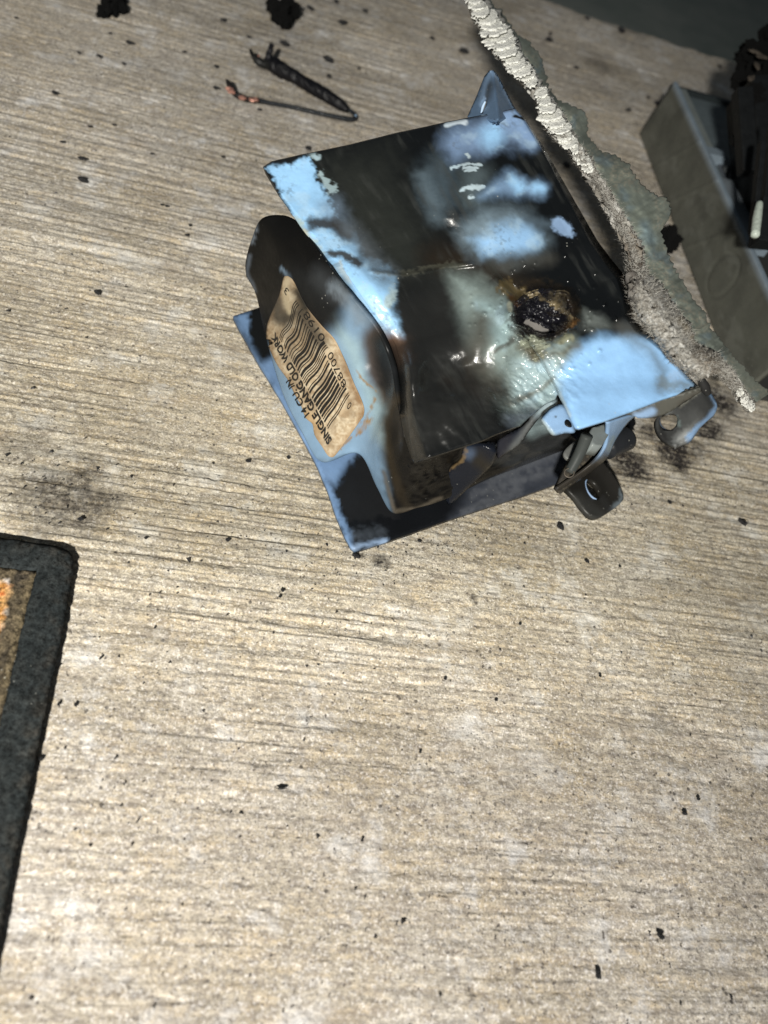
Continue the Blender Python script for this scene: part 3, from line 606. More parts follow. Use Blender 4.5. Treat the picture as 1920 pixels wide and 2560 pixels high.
E2o = smooth_poly([(1752, 977), (1769, 972), (1788, 1000), (1793, 1018), (1786, 1034), (1760, 1060), (1724, 1092), (1703, 1108), (1679, 1112), (1657, 1094), (1643, 1062), (1646, 1040), (1670, 1026), (1712, 1003)], 3)
e2 = sheet('mounting_ear', E2o, [ell(1671, 1052, 22, 24, .3)], lambda x, y: 4.4 - .9 * ss(1750, 1650, x) - .4 * ss(20, 0, seg_dist(x, y, [(1769, 972), (1792, 1015), (1772, 1048), (1703, 1108)])) * .4, 5, pe2, M_PL, BOX, .2)
e2['label'] = 'grey sooty ear with an open round notch and a blue rim'
tube('notch_rim', at(np.array([1648, 1647, 1655, 1668, 1684]), np.array([1034, 1055, 1070, 1078, 1078]), np.array([3.3, 3.3, 3.35, 3.45, 3.6])), [.04, .06, .06, .06, .04], M_PL, e2, (.12, .15, .2), seg=8)
def pe3(x, y):
    p = Paint(x, y, (.017, .016, .014), .3, warp=6); p.line([(1510, 1165), (1545, 1230)], 24, 18, (.035, .033, .030), .8); p.line([(1440, 1250), (1500, 1285)], 18, 14, (.055, .056, .054), .7); p.line([(1553, 1225), (1552, 1255), (1528, 1276)], 5, 4, (.18, .22, .25), .8, .3, breakup=5); p.line([(1505, 1245), (1525, 1275)], 9, 6, (.03, .03, .03), .8); return p.out()
E3o = smooth_poly([(1500, 1150), (1512, 1158), (1531, 1181), (1549, 1211), (1559, 1240), (1553, 1256), (1526, 1277), (1501, 1292), (1483, 1292), (1462, 1274), (1438, 1242), (1412, 1212), (1440, 1180)], 3)
e3 = sheet('mounting_ear', E3o, [ell(1483, 1223, 13, 27, -.55)], lambda x, y: 1.15 - .35 * ss(1400, 1560, x) , 5, pe3, M_PL, BOX, .22)
e3['label'] = 'dark brown-grey flat ear with an oval hole, nearest the slab'
hr = [at(a, b, 1.0) for a, b in ell(1482, 1223, 14, 28, -.55, 16)[5:13]]
tube('slot_rim', hr, [.02] + [.035] * 6 + [.02], M_PL, e3, (.30, .42, .62), seg=8)
# clamp arm
def pa(x, y):
    p = Paint(x, y, (.028, .025, .021), .7, warp=4); p.put(ss(.5, .62, fbm(x / 4, y / 4, 3)), (.10, .085, .06), .7, .9); return p.out()
arm = sheet('clamp_arm', dens([(1480, 1066), (1520, 1056), (1540, 1080), (1524, 1115), (1508, 1145), (1480, 1172), (1440, 1203), (1400, 1233), (1391, 1222), (1412, 1178), (1432, 1140), (1452, 1098)], 5), [], lambda x, y: 2.3 + (1200 - y) * .008, 4, pa, M_CHAR, BOX, .2)
def strip_patch(name, A, B, zA, zB, paint, mat, parent, nu=60, nv=10, th=.1):
    c = np.array([[(a[0], a[1], za), ((a[0] + b[0]) / 2, (a[1] + b[1]) / 2, (za + zb) / 2 + .05), (b[0], b[1], zb)] for a, b, za, zb in zip(A, B, zA, zB)], float)
    return patch(name, c, nu, nv, paint, mat, parent, th)
def pw(x, y):
    p = Paint(x, y, (.25, .39, .60), .27, warp=3); p.line([(1535, 1095), (1522, 1125)], 5, 5, (.30, .40, .42), .6)
    p.poly([(1380, 1250), (1380, 1200), (1510, 1130), (1545, 1145), (1450, 1230)], 12, (.035, .031, .026), 1, .35); return p.out()
strip_patch('outer_wall', [(1518, 1058), (1519, 1080), (1516, 1112), (1497, 1145), (1460, 1178), (1391, 1224)], [(1600, 1033), (1570, 1058), (1540, 1100), (1518, 1145), (1470, 1186), (1400, 1236)], [4.6, 4.2, 3.7, 3.3, 2.8, 2.2], [4.2, 3.7, 3.1, 2.6, 2.2, 1.7], pw, M_PL, arm)
def pb(x, y): return Paint(x, y, (.20, .225, .225), .35).out()
sheet('inner_block', dens([(1480, 1070), (1518, 1058), (1521, 1088), (1504, 1116), (1480, 1112), (1476, 1090)], 5), [], 4.1, 5, pb, M_PL, arm, .5)
tube('screw_post', at(np.array([1468, 1448, 1424]), np.array([1088, 1135, 1180]), np.array([4.2, 3.6, 3.1])), [.19, .18, .165], M_PL, arm, (.05, .056, .055), seg=20, capr=.05)
tube('screw_post_rim', [at(a, b, 3.25) for a, b in ell(1423, 1182, 12, 11, 0, 14)] + [at(1435, 1182, 3.25)], [.02] * 15, M_PL, arm, (.14, .12, .10), seg=6)
sheet('side_tab', smooth_poly([(1447, 1100), (1428, 1110), (1412, 1126), (1412, 1138), (1424, 1147), (1436, 1130)], 3), [], 2.9, 5, flat((.16, .165, .16), .4), M_PL, arm, .12)
tube('round_boss', at(np.array([1515, 1540, 1566]), np.array([1122, 1108, 1096]), np.array([1.9, 1.9, 1.9])), [.40, .44, .44], M_PL, BOX, (.022, .024, .028), seg=28, capr=.25, g=.3)
BB = tube('corner_lug', at(np.array([1752, 1762, 1770]), np.array([948, 968, 985]), np.array([5.4, 5.2, 5.0])), [.12, .16, .1], M_PL, BOX, (.03, .03, .03), seg=12)
print('box', time.time() - T0)

# barcode label glued on the back wall
dg = bpy.context.evaluated_depsgraph_get
bme = body.data; bv = [Vector(((np.array(v_.co)) / CM + np.array([0, 19, 0]))) for v_ in bme.vertices]; BODYT = BVHTree.FromPolygons(bv, [tuple(p.vertices) for p in bme.polygons])
def drape(x, y, lift):
    out = []
    for a, b in zip(x, y):
        d = Vector(at(a, b, 0.) - OC).normalized(); h = BODYT.ray_cast(Vector(OC), d)
        if h[0] is None:
            h = BODYT.find_nearest(Vector(at(a, b, 1.5))); p = h[0]
        else: p = h[0]
        out.append(np.array(p) - np.array(d) * lift)
    return np.array(out)
LABO = [(815, 1133), (822, 1141), (830, 1143), (840, 1136), (875, 1088), (900, 1052), (908, 1040), (910, 1021), (901, 994), (884, 957), (868, 915), (854, 884), (835, 847), (805, 816), (766, 767), (735, 706), (724, 693), (716, 690), (708, 696), (698, 738), (679, 782), (667, 816), (666, 847), (671, 867), (693, 913), (718, 948), (737, 987), (752, 1013), (764, 1045), (781, 1060), (786, 1087), (806, 1118)]
def p_lab(x, y):
    p = Paint(x, y, (.60, .51, .37), .75, warp=6); p.put(ss(.42, .66, fbm(x / 14, y / 14, 4)), (.40, .29, .17), .6); p.put(ss(.5, .64, fbm(x / 4 + 9, y / 4, 3)), (.30, .20, .11), .55); p.put(ss(.50, .68, fbm(x / 22 + 5, y / 30, 4)), (.20, .14, .085), .55)
    d = seg_dist(x, y, LABO, True); p.put(1 - ss(2, 13, d + 8 * (fbm(x / 12, y / 12) - .5)), (.30, .19, .10), .5)
    p.line([(905, 1035), (860, 900)], 9, 9, (.16, .08, .03), .6, breakup=10); p.line([(770, 1040), (800, 1070)], 12, 10, (.38, .25, .12), .7)
    p.line([(718, 790), (750, 780), (800, 850)], 22, 16, (.06, .05, .038), .9, .6); p.line([(690, 745), (690, 790), (712, 800)], 15, 10, (.05, .042, .032), .92, .6)
    p.line([(745, 730), (765, 770)], 14, 10, (.02, .018, .014), 1, .6); p.line([(750, 830), (772, 880)], 14, 14, (.15, .11, .07), .6)
    p.line([(716, 700), (712, 745), (722, 780)], 7, 6, (.52, .44, .30), .8); p.line([(722, 810), (712, 835)], 6, 6, (.48, .42, .33), .5)
    return p.out()
lv, lf = sheet_geo(smooth_poly(LABO, 3), [], 4.5)
lab = mesh('barcode_label', drape(lv[:, 0], lv[:, 1], .03), lf, M_PAPER, BOX, p_lab(lv[:, 0], lv[:, 1]), thick=.02)
SL = np.array([(-.1, 832, 1095), (0, 820, 1073), (.5, 757, 950), (1, 698, 845), (1.25, 672, 792)], float); SR = np.array([(-.1, 886, 1010), (0, 874, 989), (.5, 818, 866), (1, 741, 752), (1.25, 700, 690)], float)
def lmap(s, t):
    s = np.asarray(s, float); t = np.asarray(t, float)
    lx, ly = np.interp(s, SL[:, 0], SL[:, 1]), np.interp(s, SL[:, 0], SL[:, 2]); rx, ry = np.interp(s, SR[:, 0], SR[:, 1]), np.interp(s, SR[:, 0], SR[:, 2])
    wv_ = (.006 + .016 * ss(.1, .9, s)) * np.sin(t * 7.5 + 1.2) * np.minimum(1, t * (1.1 - t) * 5)
    dx, dy = -(.48), -(.87)
    return lx + (rx - lx) * t + wv_ * dx * 255, ly + (ry - ly) * t + wv_ * dy * 255
W95 = '3211 2221 2122 1411 1132 1231 1114 1312 1213 3112'.split()
def bars(digs):
    pat = '111'
    for i, d in enumerate(digs):
        if i == 6: pat += '11111'
        pat += W95[d]
    return pat + '111'
pos = 0; BL = []
for i, ch in enumerate(bars([0, 8, 8, 7, 0, 0, 0, 1, 9, 8, 1, 3])):
    wd = int(ch)
    if i % 2 == 0: BL.append((pos, wd))
    pos += wd
TOT = pos
for i, (p0, wd) in enumerate(BL):
    s0 = p0 / TOT; s1 = (p0 + wd - .08) / TOT; guard = p0 < 10 or p0 > TOT - 11 or 44 < p0 < 51
    tt = np.linspace(0, 1.0 if guard else .86, 22); xa, ya = lmap(np.full(22, s0), tt); xb, yb = lmap(np.full(22, s1), tt)
    V = np.vstack([drape(xa, ya, .065), drape(xb, yb, .065)]); F = [(k, k + 1, 23 + k, 22 + k) for k in range(21)]
    mesh('bar', V, F, M_INK, lab, smooth=True)
def letters(txt, s0, s1, t0, t1, name='lettering', bold=.014):
    cu_ = bpy.data.curves.new('t', 'FONT'); cu_.body = txt; cu_.size = 1; cu_.offset = bold; cu_.resolution_u = 4
    ob = bpy.data.objects.new('t', cu_); C.objects.link(ob); bpy.context.view_layer.update()
    me = ob.evaluated_get(dg()).to_mesh(); co = np.array([v_.co[:2] for v_ in me.vertices]); F = [tuple(p.vertices) for p in me.polygons]; ob.to_mesh_clear(); bpy.data.objects.remove(ob)
    bm = bmesh.new(); vs = [bm.verts.new((a, b, 0)) for a, b in co]
    for f in F:
        try: bm.faces.new([vs[k] for k in f])
        except ValueError: pass
    bmesh.ops.triangulate(bm, faces=bm.faces[:]); bmesh.ops.subdivide_edges(bm, edges=[e for e in bm.edges if e.calc_length() > .3], cuts=2); bmesh.ops.triangulate(bm, faces=bm.faces[:])
    bm.verts.index_update(); co = np.array([v_.co[:2] for v_ in bm.verts]); F = [[v_.index for v_ in f.verts] for f in bm.faces]; bm.free()
    w0, w1 = co[:, 0].min(), co[:, 0].max(); s = s0 + (s1 - s0) * (co[:, 0] - w0) / (w1 - w0); t_ = t0 + (t1 - t0) * (co[:, 1] / .70)
    x, y = lmap(s, t_); return mesh(name, drape(x, y, .068), F, M_INK, lab)
letters('SINGLE GANG OLD WORK', -.10, 1.10, -.05, -.23, bold=.045)
letters('14 CU. IN.', .24, .62, -.27, -.44, bold=.03)
letters('0', -.085, -.045, .93, .76, 'digit', 0); letters('88700', .10, .435, 1.06, .89, 'digit', 0); letters('0198', .56, .86, 1.09, .91, 'digit', 0); letters('3', 1.10, 1.14, .98, .82, 'digit', 0)
print('label', time.time() - T0)

# ------------------------------------------------------------------ torn strip leaning over the box
Lp = [(1168, 0), (1178, 40), (1200, 75), (1222, 115), (1245, 150), (1282, 185), (1300, 200), (1327, 231), (1347, 246), (1347, 289), (1366, 325), (1390, 352), (1425, 372), (1438, 400), (1467, 439), (1496, 482), (1530, 550), (1551, 590), (1570, 630), (1571, 670), (1564, 699), (1568, 731), (1582, 768), (1588, 797), (1631, 842), (1665, 880), (1672, 903), (1711, 925), (1740, 952), (1765, 943), (1790, 932), (1815, 956), (1841, 981), (1853, 1006), (1860, 1024), (1880, 1032)]
Mp = [(1216, 0), (1250, 34), (1284, 87), (1313, 140), (1347, 193), (1354, 212), (1371, 227), (1395, 270), (1419, 299), (1438, 342), (1477, 400), (1506, 448), (1559, 535), (1583, 579), (1606, 619), (1611, 659), (1627, 688), (1660, 717), (1682, 753), (1729, 815), (1743, 862), (1794, 880), (1819, 909), (1841, 941), (1859, 977), (1891, 1010)]
Rp = [(1217, -6), (1252, 26), (1300, 94), (1327, 106), (1351, 135), (1361, 169), (1371, 212), (1395, 251), (1429, 263), (1462, 275), (1470, 294), (1468, 333), (1501, 381), (1540, 386), (1573, 410), (1593, 448), (1631, 482), (1668, 496), (1678, 521), (1674, 545), (1656, 567), (1653, 587), (1667, 619), (1689, 674), (1732, 742), (1761, 778), (1779, 818), (1805, 854), (1855, 912), (1884, 948), (1910, 967), (1925, 985), (1900, 1022)]
dw = np.array([.55, .835]); dc = np.array([.835, -.55])
def prof(P):
    P = np.array(P, float); w_ = P @ dw; c = P @ dc; o = np.argsort(w_, kind='stable'); return w_[o], c[o]
(wL, cL), (wM, cM), (wR, cRr) = prof(Lp), prof(Mp), prof(Rp)
W0, W1 = 560, 1900
def sz(w_): return 8.5 - .9 * ss(600, 1750, w_) + .25 * (fbm(w_ / 120, w_ * 0, 2) - .5) - 3.2 * ss(1735, 1905, w_)
STRIP = thing('torn_strip', 'long torn grey-green strip with a crumbly pale edge, leaning over the melted box', 'torn strip', loc=(9, 26, 8))
def ribbon(name, wa, ca, wb, cb, n, m, zf, colf, mat, parent, jag=0, thick=.1, w0=W0, w1=1880):
    ww = np.linspace(w0, w1, n)[:, None]; tt = np.linspace(0, 1, m)[None, :]
    a = np.interp(ww, wa, ca); b = np.interp(ww, wb, cb); a = a + jag * (fbm(ww / 7, ww * 0 + 3, 2) - .5); b = b + jag * (fbm(ww / 7, ww * 0 + 8, 2) - .5)
    c = a + (b - a) * tt; ww = ww + 0 * tt; x = ww * dw[0] + c * dc[0] / 1.0; y = ww * dw[1] + c * dc[1]
    # dw and dc are nearly orthonormal
    z = zf(ww, tt, x, y, (b - a) + 0 * tt)
    return mesh(name, at(x, y, z).reshape(-1, 3), grid_faces(n, m), mat, parent, colf(ww, tt + 0 * ww, x, y).reshape(-1, 4), thick=thick)
def col_sheet(w_, t_, x, y):
    p = Paint(x, y, (.26, .295, .255), .38, warp=8); p.put(ss(.45, .62, fbm(x / 60, y / 60, 4)), (.20, .225, .19), .7); p.put(ss(.50, .60, fbm(x / 3.5, y / 3.5, 2)) * ss(.42, .6, fbm(x / 50 + 7, y / 50, 3)), (.42, .38, .30), .45, .6)
    p.put(ss(.6, .8, fbm(x / 40 + 19, y / 40, 3)), (.22, .30, .34), .6, .25); p.line([(1610, 560), (1625, 600)], 14, 10, (.25, .36, .42), .6); p.put(ss(.88, 1, t_), (.24, .26, .22), .6); return p.out()
def z_sheet(w_, t_, x, y, wd):
    return sz(w_) - .10 * t_ - .25 * t_ ** 2 + .28 * (fbm(x / 45, y / 45, 3) - .5) + .05 * (fbm(x / 12, y / 12, 2) - .5) - .12
ribbon('plastic_sheet', wM, cM - 6, wR, cRr, 520, 40, z_sheet, col_sheet, M_MELT, STRIP, jag=13, thick=.13)
def col_fib(w_, t_, x, y):
    p = Paint(x, y, (.54, .535, .51), .9, warp=6); k = ss(1000, 1120, w_)
    p.put(k * ss(.34, .62, fbm(x / 9, y / 9, 4)), (.26, .245, .215), .75); p.put(k * ss(.42, .58, fbm(x / 3.2, y / 3.2, 2)), (.15, .125, .10), .4); p.put(ss(.55, .65, fbm(x / 6, y / 2.5, 3)) * (1 - k), (.20, .185, .16), .8)
    p.line([(1560, 600), (1590, 660)], 20, 10, (.12, .09, .06), .8, breakup=10); p.line([(1580, 680), (1572, 740)], 22, 12, (.06, .05, .045), .85, breakup=14); p.line([(1600, 810), (1625, 830)], 10, 6, (.16, .13, .08), .8, breakup=8)
    p.line([(1752, 880), (1790, 920)], 22, 12, (.20, .15, .10), .6, breakup=10); p.line([(1700, 800), (1735, 850)], 10, 5, (.34, .28, .19), .6); return p.out()
def z_fib(w_, t_, x, y, wd):
    k = ss(1000, 1150, w_)
    return sz(w_) + (.35 + .35 * k) * np.sin(math.pi * t_) ** .7 * np.minimum(1, wd / 60) + (.14 + .02 * k) * (fbm(x / 8, y / 8, 4) - .5) - .35 * (1 - ss(0, .10, t_)) + .05 * (fbm(x / 3, y / 3, 2) - .5) * k
ribbon('fibrous_edge', wL, cL, wM, cM + 2, 620, 44, z_fib, col_fib, M_CHAR if False else M_PAPER, STRIP, jag=17, thick=.25)
# shingled plaster flakes along the top
M_FL = simple('pale_plaster', (.80, .80, .755), .9, spec=.15, bump=.0005, sc=1200)
def flake(wc, cc, ln, wd, rot, lift):
    n, m = 15, 10; a = np.linspace(-1, 1, n)[:, None]; b = np.linspace(-1, 1, m)[None, :]
    edge = (np.abs(a) > .9) | (np.abs(b) > .9); jr = 1 + .40 * (rng.random((n, m)) - .5) * edge ; ja = a * ln / 2 * (1 - .25 * b ** 2) * jr; jb = b * wd / 2 * (1 - .35 * a ** 2) * jr
    w_ = wc + ja * math.cos(rot) - jb * math.sin(rot); c = cc + ja * math.sin(rot) + jb * math.cos(rot)
    x = w_ * dw[0] + c * dc[0]; y = w_ * dw[1] + c * dc[1]; z = sz(w_) + .42 + lift - .055 * b + .10 * a + .05 * (fbm(x / 9, y / 9, 3) - .5) - .02 * (a ** 2) + .05 * (fbm(x / 3, y / 3, 2) - .5)
    mesh('flake', at(x, y, z).reshape(-1, 3), grid_faces(n, m), M_FL, STRIP, smooth=True, thick=.045)
for i in range(30):
    wc = 640 - 55 + i * 19.6 + rng.uniform(-2, 2)
    if 905 < wc < 925: continue
    a = np.interp(wc, wL, cL); b = np.interp(wc, wM, cM)
    if b - a < 12: continue
    flake(wc, (a + b) / 2 + rng.uniform(-2, 2), max(14, (b - a) * 1.02 + rng.uniform(-12, 12)), 31 + rng.uniform(-6, 9), 1.15 + rng.uniform(-.2, .2), .10 * (i % 3) * .4)
for wc, cc, ln in ((1875, 995 - 0, 28), (1862, 984, 22), (1840, 985, 18), (1885, 1003, 20)):
    a = np.interp(wc, wL, cL); b = np.interp(wc, wM, cM); flake(wc - 4, (a + b) / 2, ln, 24, .9, .1)
# loose fibres
def fibres(name, N, mat, cond, ln=(.07, .24), th=.0045, w0=990, w1=1880):
    V = []; F = []
    for i in range(N):
        wc = rng.uniform(w0, w1); t_ = rng.beta(.9, 1.2); a = np.interp(wc, wL, cL); b = np.interp(wc, wM, cM); c = a + (b - a) * t_
        if not cond(wc, t_): continue
        x = wc * dw[0] + c * dc[0]; y = wc * dw[1] + c * dc[1]; z = sz(wc) + (.30 + .33 * min(1, max(0, (wc - 1000) / 150)) * min(1, (b - a) / 60)) * math.sin(math.pi * t_) + .06
        p = at(x, y, z); L = rng.uniform(*ln); d = rng.normal(size=3); d[2] = abs(d[2]) * .5
        if t_ < .1: d -= 1.0 * CR
        d /= np.linalg.norm(d); e = rng.normal(size=3) * .5; s_ = np.cross(d, FW); s_ /= np.linalg.norm(s_) + 1e-6; k = len(V)
        q = [p, p + d * L * .5, p + d * L + e * L * .4]; V += [q[0] - s_ * th, q[0] + s_ * th, q[1] - s_ * th * .8, q[1] + s_ * th * .8, q[2]]; F += [(k, k + 1, k + 3), (k, k + 3, k + 2), (k + 2, k + 3, k + 4)]
    o = mesh(name, V, F, mat, STRIP, smooth=False, face_cam=False); o['kind'] = 'stuff'; return o
fibres('pale_fibres', 9000, M_FIB, lambda w_, t_: True); fibres('dark_fibres', 6000, M_FIBD, lambda w_, t_: rng.random() < (.75 if t_ < .45 else .35))
fibres('edge_fibres', 900, M_FIB, lambda w_, t_: t_ < .25 or t_ > .9, (.05, .16), .004, 590, 1000)
print('strip', time.time() - T0)

# ------------------------------------------------------------------ second box at the right edge
BX2 = thing('electrical_box', 'grey-brown sooty electrical box at the right edge, beside the charred block', 'electrical box', loc=(17, 36, 0))
RZ = 3.2
ra, rb = at(1684, 205, RZ), at(1985, 868, RZ); dr = (rb - ra); Lr = np.linalg.norm(dr[:2]); dr = dr / Lr; nr_ = np.array([dr[1], -dr[0], 0])
if nr_[0] < 0: nr_ = -nr_
b0 = ra.copy(); print('second box length', Lr, 'base px', proj(np.array([ra[0], ra[1], 0])), proj(np.array([rb[0], rb[1], 0])))
def bx2(name, l0, l1, n0, n1, z0, z1, col, parent=BX2, mat=M_DULL, bev=.03, g=.45):
    c = b0 + dr * (l0 + l1) / 2 + nr_ * (n0 + n1) / 2; c[2] = (z0 + z1) / 2
    return box3(name, c, [dr * (l1 - l0) / 2, nr_ * (n1 - n0) / 2, np.array([0, 0, (z1 - z0) / 2])], mat, parent, col, bev, g)
# outer wall with moulded ribs and a round knockout, as relief
nl, nz = 150, 60; ll = np.linspace(0, Lr, nl)[:, None]; zz = np.linspace(.05, RZ, nz)[None, :]
rel = .05 * ss(.06, 0, np.abs((zz - 3.6) * .75 - (ll - 6.2)) - .05) + .05 * ss(.06, 0, np.abs((zz - 3.6) * .75 - (ll - 9.6)) - .05) + .05 * ss(.06, 0, np.abs((zz - 3.6) * .75 - (ll - 13.4)) - .05)
rr = np.hypot(ll - 14.5, zz - 1.5); rel = rel - .06 * ss(.08, 0, np.abs(rr - 1.0) - .03) + .03 * (fbm(ll * .8, zz * .8 + 0 * ll) - .5)
bul = .3 * ss(0, RZ, RZ - zz)
P = b0[None, None] + dr * ll[..., None] + nr_ * (0 - rel - bul)[..., None]; P[..., 2] = zz + 0 * ll
def p_w2(l, z):
    p = Paint(l * 30, z * 30, (.115, .118, .10), .5, warp=14); p.put(ss(.45, .7, fbm(l * 1.1, z * 1.1)), (.085, .087, .075), .7); p.put(ss(.55, .7, fbm(l * .7 + 4, z * 1.6 + 4)), (.165, .17, .15), .5); p.put(ss(RZ - .35, RZ, z), (.26, .31, .36), .9); return p.out()
mesh('side_wall', P.reshape(-1, 3), grid_faces(nl, nz), M_DULL, BX2, p_w2(ll + 0 * zz, zz + 0 * ll).reshape(-1, 4), thick=.2)
BG = (.085, .10, .115); BG2 = (.24, .30, .36)
bx2('rim', 0, Lr, .02, .22, RZ - .35, RZ + .06, BG2)
bx2('ledge', 0.2, Lr * .30, .45, .85, RZ - .75, RZ - .12, (.22, .25, .25)); bx2('ledge', Lr * .42, Lr * .66, .30, 1.15, RZ - .65, RZ - .10, (.19, .22, .25)); bx2('step', Lr * .30, Lr * .335, .2, 1.3, RZ - .5, RZ + .02, BG2)
bx2('step', Lr * .655, Lr * .68, .2, 1.3, RZ - .5, RZ + .0, BG2); bx2('inner_wall', .1, Lr * .42, .9, 4.6, RZ - 2.2, RZ - .45, (.12, .15, .165)); bx2('inner_panel', Lr * .30, Lr * .42, 1.0, 3.4, RZ - .7, RZ - .36, (.11, .125, .15))
bx2('end_wall', -.18, .06, .0, 6.5, .05, RZ - .5, (.045, .055, .060)); bx2('end_rim', -.22, .10, .0, 5.2, RZ - .5, RZ - .2, (.025, .032, .035)); bx2('far_floor', 0, Lr, .2, 6.5, .05, .35, (.05, .05, .048))
bx2('slot', Lr * .345, Lr * .40, 1.15, 1.32, RZ - .37, RZ - .33, (.008, .008, .008))
sc1 = tube('screw_boss', [at(1818, 425, 2.6), at(1819, 422, 3.1)], [.22, .20], M_DULL, BX2, (.20, .22, .23), seg=14)

# charred block sticking out of it
def lump_bm(seed, r, sub=3, amp=.45, sc=1.7, stretch=(1, 1, 1)):
    bm = bmesh.new(); bmesh.ops.create_icosphere(bm, subdivisions=sub, radius=1)
    off = Vector((seed * 3.1, seed * 1.7, seed * 5.3))
    for v_ in bm.verts:
        d = v_.co.normalized(); k = 1 + amp * mnoise.noise(d * sc + off) + amp * .5 * mnoise.noise(d * sc * 2.7 + off) + amp * .3 * mnoise.noise(d * sc * 6 + off)
        v_.co = Vector((d.x * stretch[0], d.y * stretch[1], d.z * stretch[2])) * k * r
    me = bpy.data.meshes.new('lump'); bm.to_mesh(me); bm.free(); return me
def lump(name, p, seed, r, mat, parent=None, sub=3, amp=.45, stretch=(1, 1, 1), rot=0, sc=1.7):
    me = lump_bm(seed, r * CM, sub, amp, sc, stretch); me.materials.append(mat); me.name = name
    o = link(bpy.data.objects.new(name, me), parent); base = np.zeros(3)
    if parent is not None: base = np.array(parent.location) / CM
    o.location = Vector((np.array(p) - base) * CM); o.rotation_euler = (0, 0, rot); return o
CH = thing('charred_block', 'black charred device block with crumbled top and pale prong, at the right edge', 'charred device', loc=(20, 36, 0))
def cb(name, px, py, z, hw, hl, hz, mat=M_BLACKP, bev=.05, ang=0, parent=CH):
    c = at(px, py, z); a = math.radians(ang); d1 = CR * math.cos(a) + CU * math.sin(a); d2 = -CR * math.sin(a) + CU * math.cos(a); d1 = d1 * np.array([1, 1, 1]); d3 = np.cross(d1, d2)
    return box3(name, c, [d1 * hw, d2 * hl, d3 * hz], mat, parent, (.01, .01, .012), bev, .3)
cb('housing', 1918, 400, 4.6, 1.15, 3.4, 1.4, ang=4)
cb('side_ridge', 1862, 330, 6.0, .35, 1.9, .35, ang=4); cb('side_ridge', 1893, 470, 6.2, .12, 1.9, .2, ang=-6); cb('side_ridge', 1915, 440, 6.3, .06, 2.2, .2, ang=-5); cb('foot', 1925, 560, 5.6, .6, .9, .5, ang=-6)
for i, (a, b, z, r) in enumerate(((1900, 150, 6.6, .85), (1872, 200, 6.2, .62), (1915, 215, 6.4, .75), (1868, 135, 6.0, .5), (1935, 120, 6.6, .9), (1885, 245, 6.5, .5), (1858, 185, 5.8, .4))):
    lump('char_crust', at(a, b, z), 11 + i, r, M_CHAR, CH, 4, .6)
for i, (a, b) in enumerate(((1888, 130), (1905, 142), (1878, 196), (1893, 165))): lump('ash_flake', at(a, b, 7.2), 31 + i, .16, M_FIBD, CH, 2, .5, (2.2, 1, .5), .6 * i)
lump('char_crust', at(1838, 350, 5.4), 23, .25, M_CHAR, CH, 3, .5)
pr_ = tube('prong', [at(1899, 508, 6.6), at(1893, 545, 6.5), at(1888, 588, 6.4)], [.13, .17, .16], M_WHITE, CH, seg=14)
lump('char_lump', at(1690, 615, 3.4), 41, .62, M_CHAR, None, 4, .5, (.8, 1.3, 1.0), .3)
o = bpy.data.objects['char_lump']; o['label'] = 'black char lump wedged between the torn strip and the right-hand box'; o['category'] = 'char lump'
o.location = Vector(at(1672, 600, 1.2)) * CM

# ------------------------------------------------------------------ bent burnt wire and char lumps on the slab
WR = thing('bent_wire', 'burnt wire bent into a V, one leg thick with char, one showing copper', 'wire', loc=(-6, 34, 0))
def gp(a, b, z=.2): return at(a, b, z)
tube('charred_insulation', [gp(674, 155, .5), gp(700, 172, .45), gp(745, 198, .42), (gp(800, 230, .4)), gp(845, 258, .36), gp(868, 276, .3)], [.27, .36, .30, .30, .26, .13], M_CHAR, WR, (.004, .004, .006), seg=24, n=90, rough=.28)
tube('burnt_prong', [gp(626, 125, .7), gp(634, 142, .6), gp(650, 158, .5), gp(676, 162, .45)], [.07, .13, .16, .2], M_CHAR, WR, (.012, .012, .012), seg=12, n=26, rough=.6)
tube('burnt_prong', [gp(679, 112, 1.0), gp(674, 130, .8), gp(672, 150, .5)], [.12, .14, .22], M_CHAR, WR, (.012, .012, .015), seg=12, n=20, rough=.5)
tube('bare_wire', [gp(868, 272, .3), gp(884, 284, .25), gp(888, 293, .2), gp(876, 298, .18), gp(820, 288, .18), (gp(740, 270, .2)), gp(680, 258, .22), gp(646, 251, .24)], [.09, .10, .115, .12, .11, .10, .10, .12], M_CHAR, WR, (.020, .023, .027), seg=14, n=60, rough=.15, g=.3)
tube('wire_end', [gp(650, 252, .24), gp(620, 247, .26), gp(595, 240, .3), gp(580, 225, .35), gp(570, 205, .5), gp(564, 198, .6)], [.10, .11, .12, .13, .10, .03], M_CHAR, WR, (.014, .012, .012), seg=12, n=36, rough=.6)
for a, b, z in ((632, 250, .36), (638, 249, .36), (606, 245, .38), (573, 222, .46), (578, 229, .44)): lump('copper_patch', gp(a, b, z), a, .115, M_COPPER, WR, 2, .4, (1.6, 1, .8), .5)
lump('copper_patch', gp(647, 139, .72), 5, .06, M_COPPER, WR, 2, .3)
lump('molten_tip', gp(889, 290, .28), 6, .07, simple('blue_residue', (.28, .42, .6), .4), WR, 2, .3)
def multi_lump(label, pts):
    base = gp(*pts[0][:2], 0); th_ = thing('char_lump', label, 'char lump', loc=tuple(base))
    for i, (a, b, r) in enumerate(pts): lump('char_piece', gp(a, b, r * .8), 50 + i + a, r, M_CHAR, th_, 4, .65)
multi_lump('jagged black char lump with a glint, at the top left of the slab', [(268, 22, .34), (253, 33, .22), (292, 8, .36), (305, 22, .24), (262, 6, .22), (283, 28, .24), (308, 2, .2)])
multi_lump('largest black char lump, clover-shaped, at the top of the slab above the bent wire', [(702, 30, .50), (682, 16, .38), (728, 22, .42), (712, 52, .36), (694, 44, .32), (736, 34, .28), (716, 12, .35)])

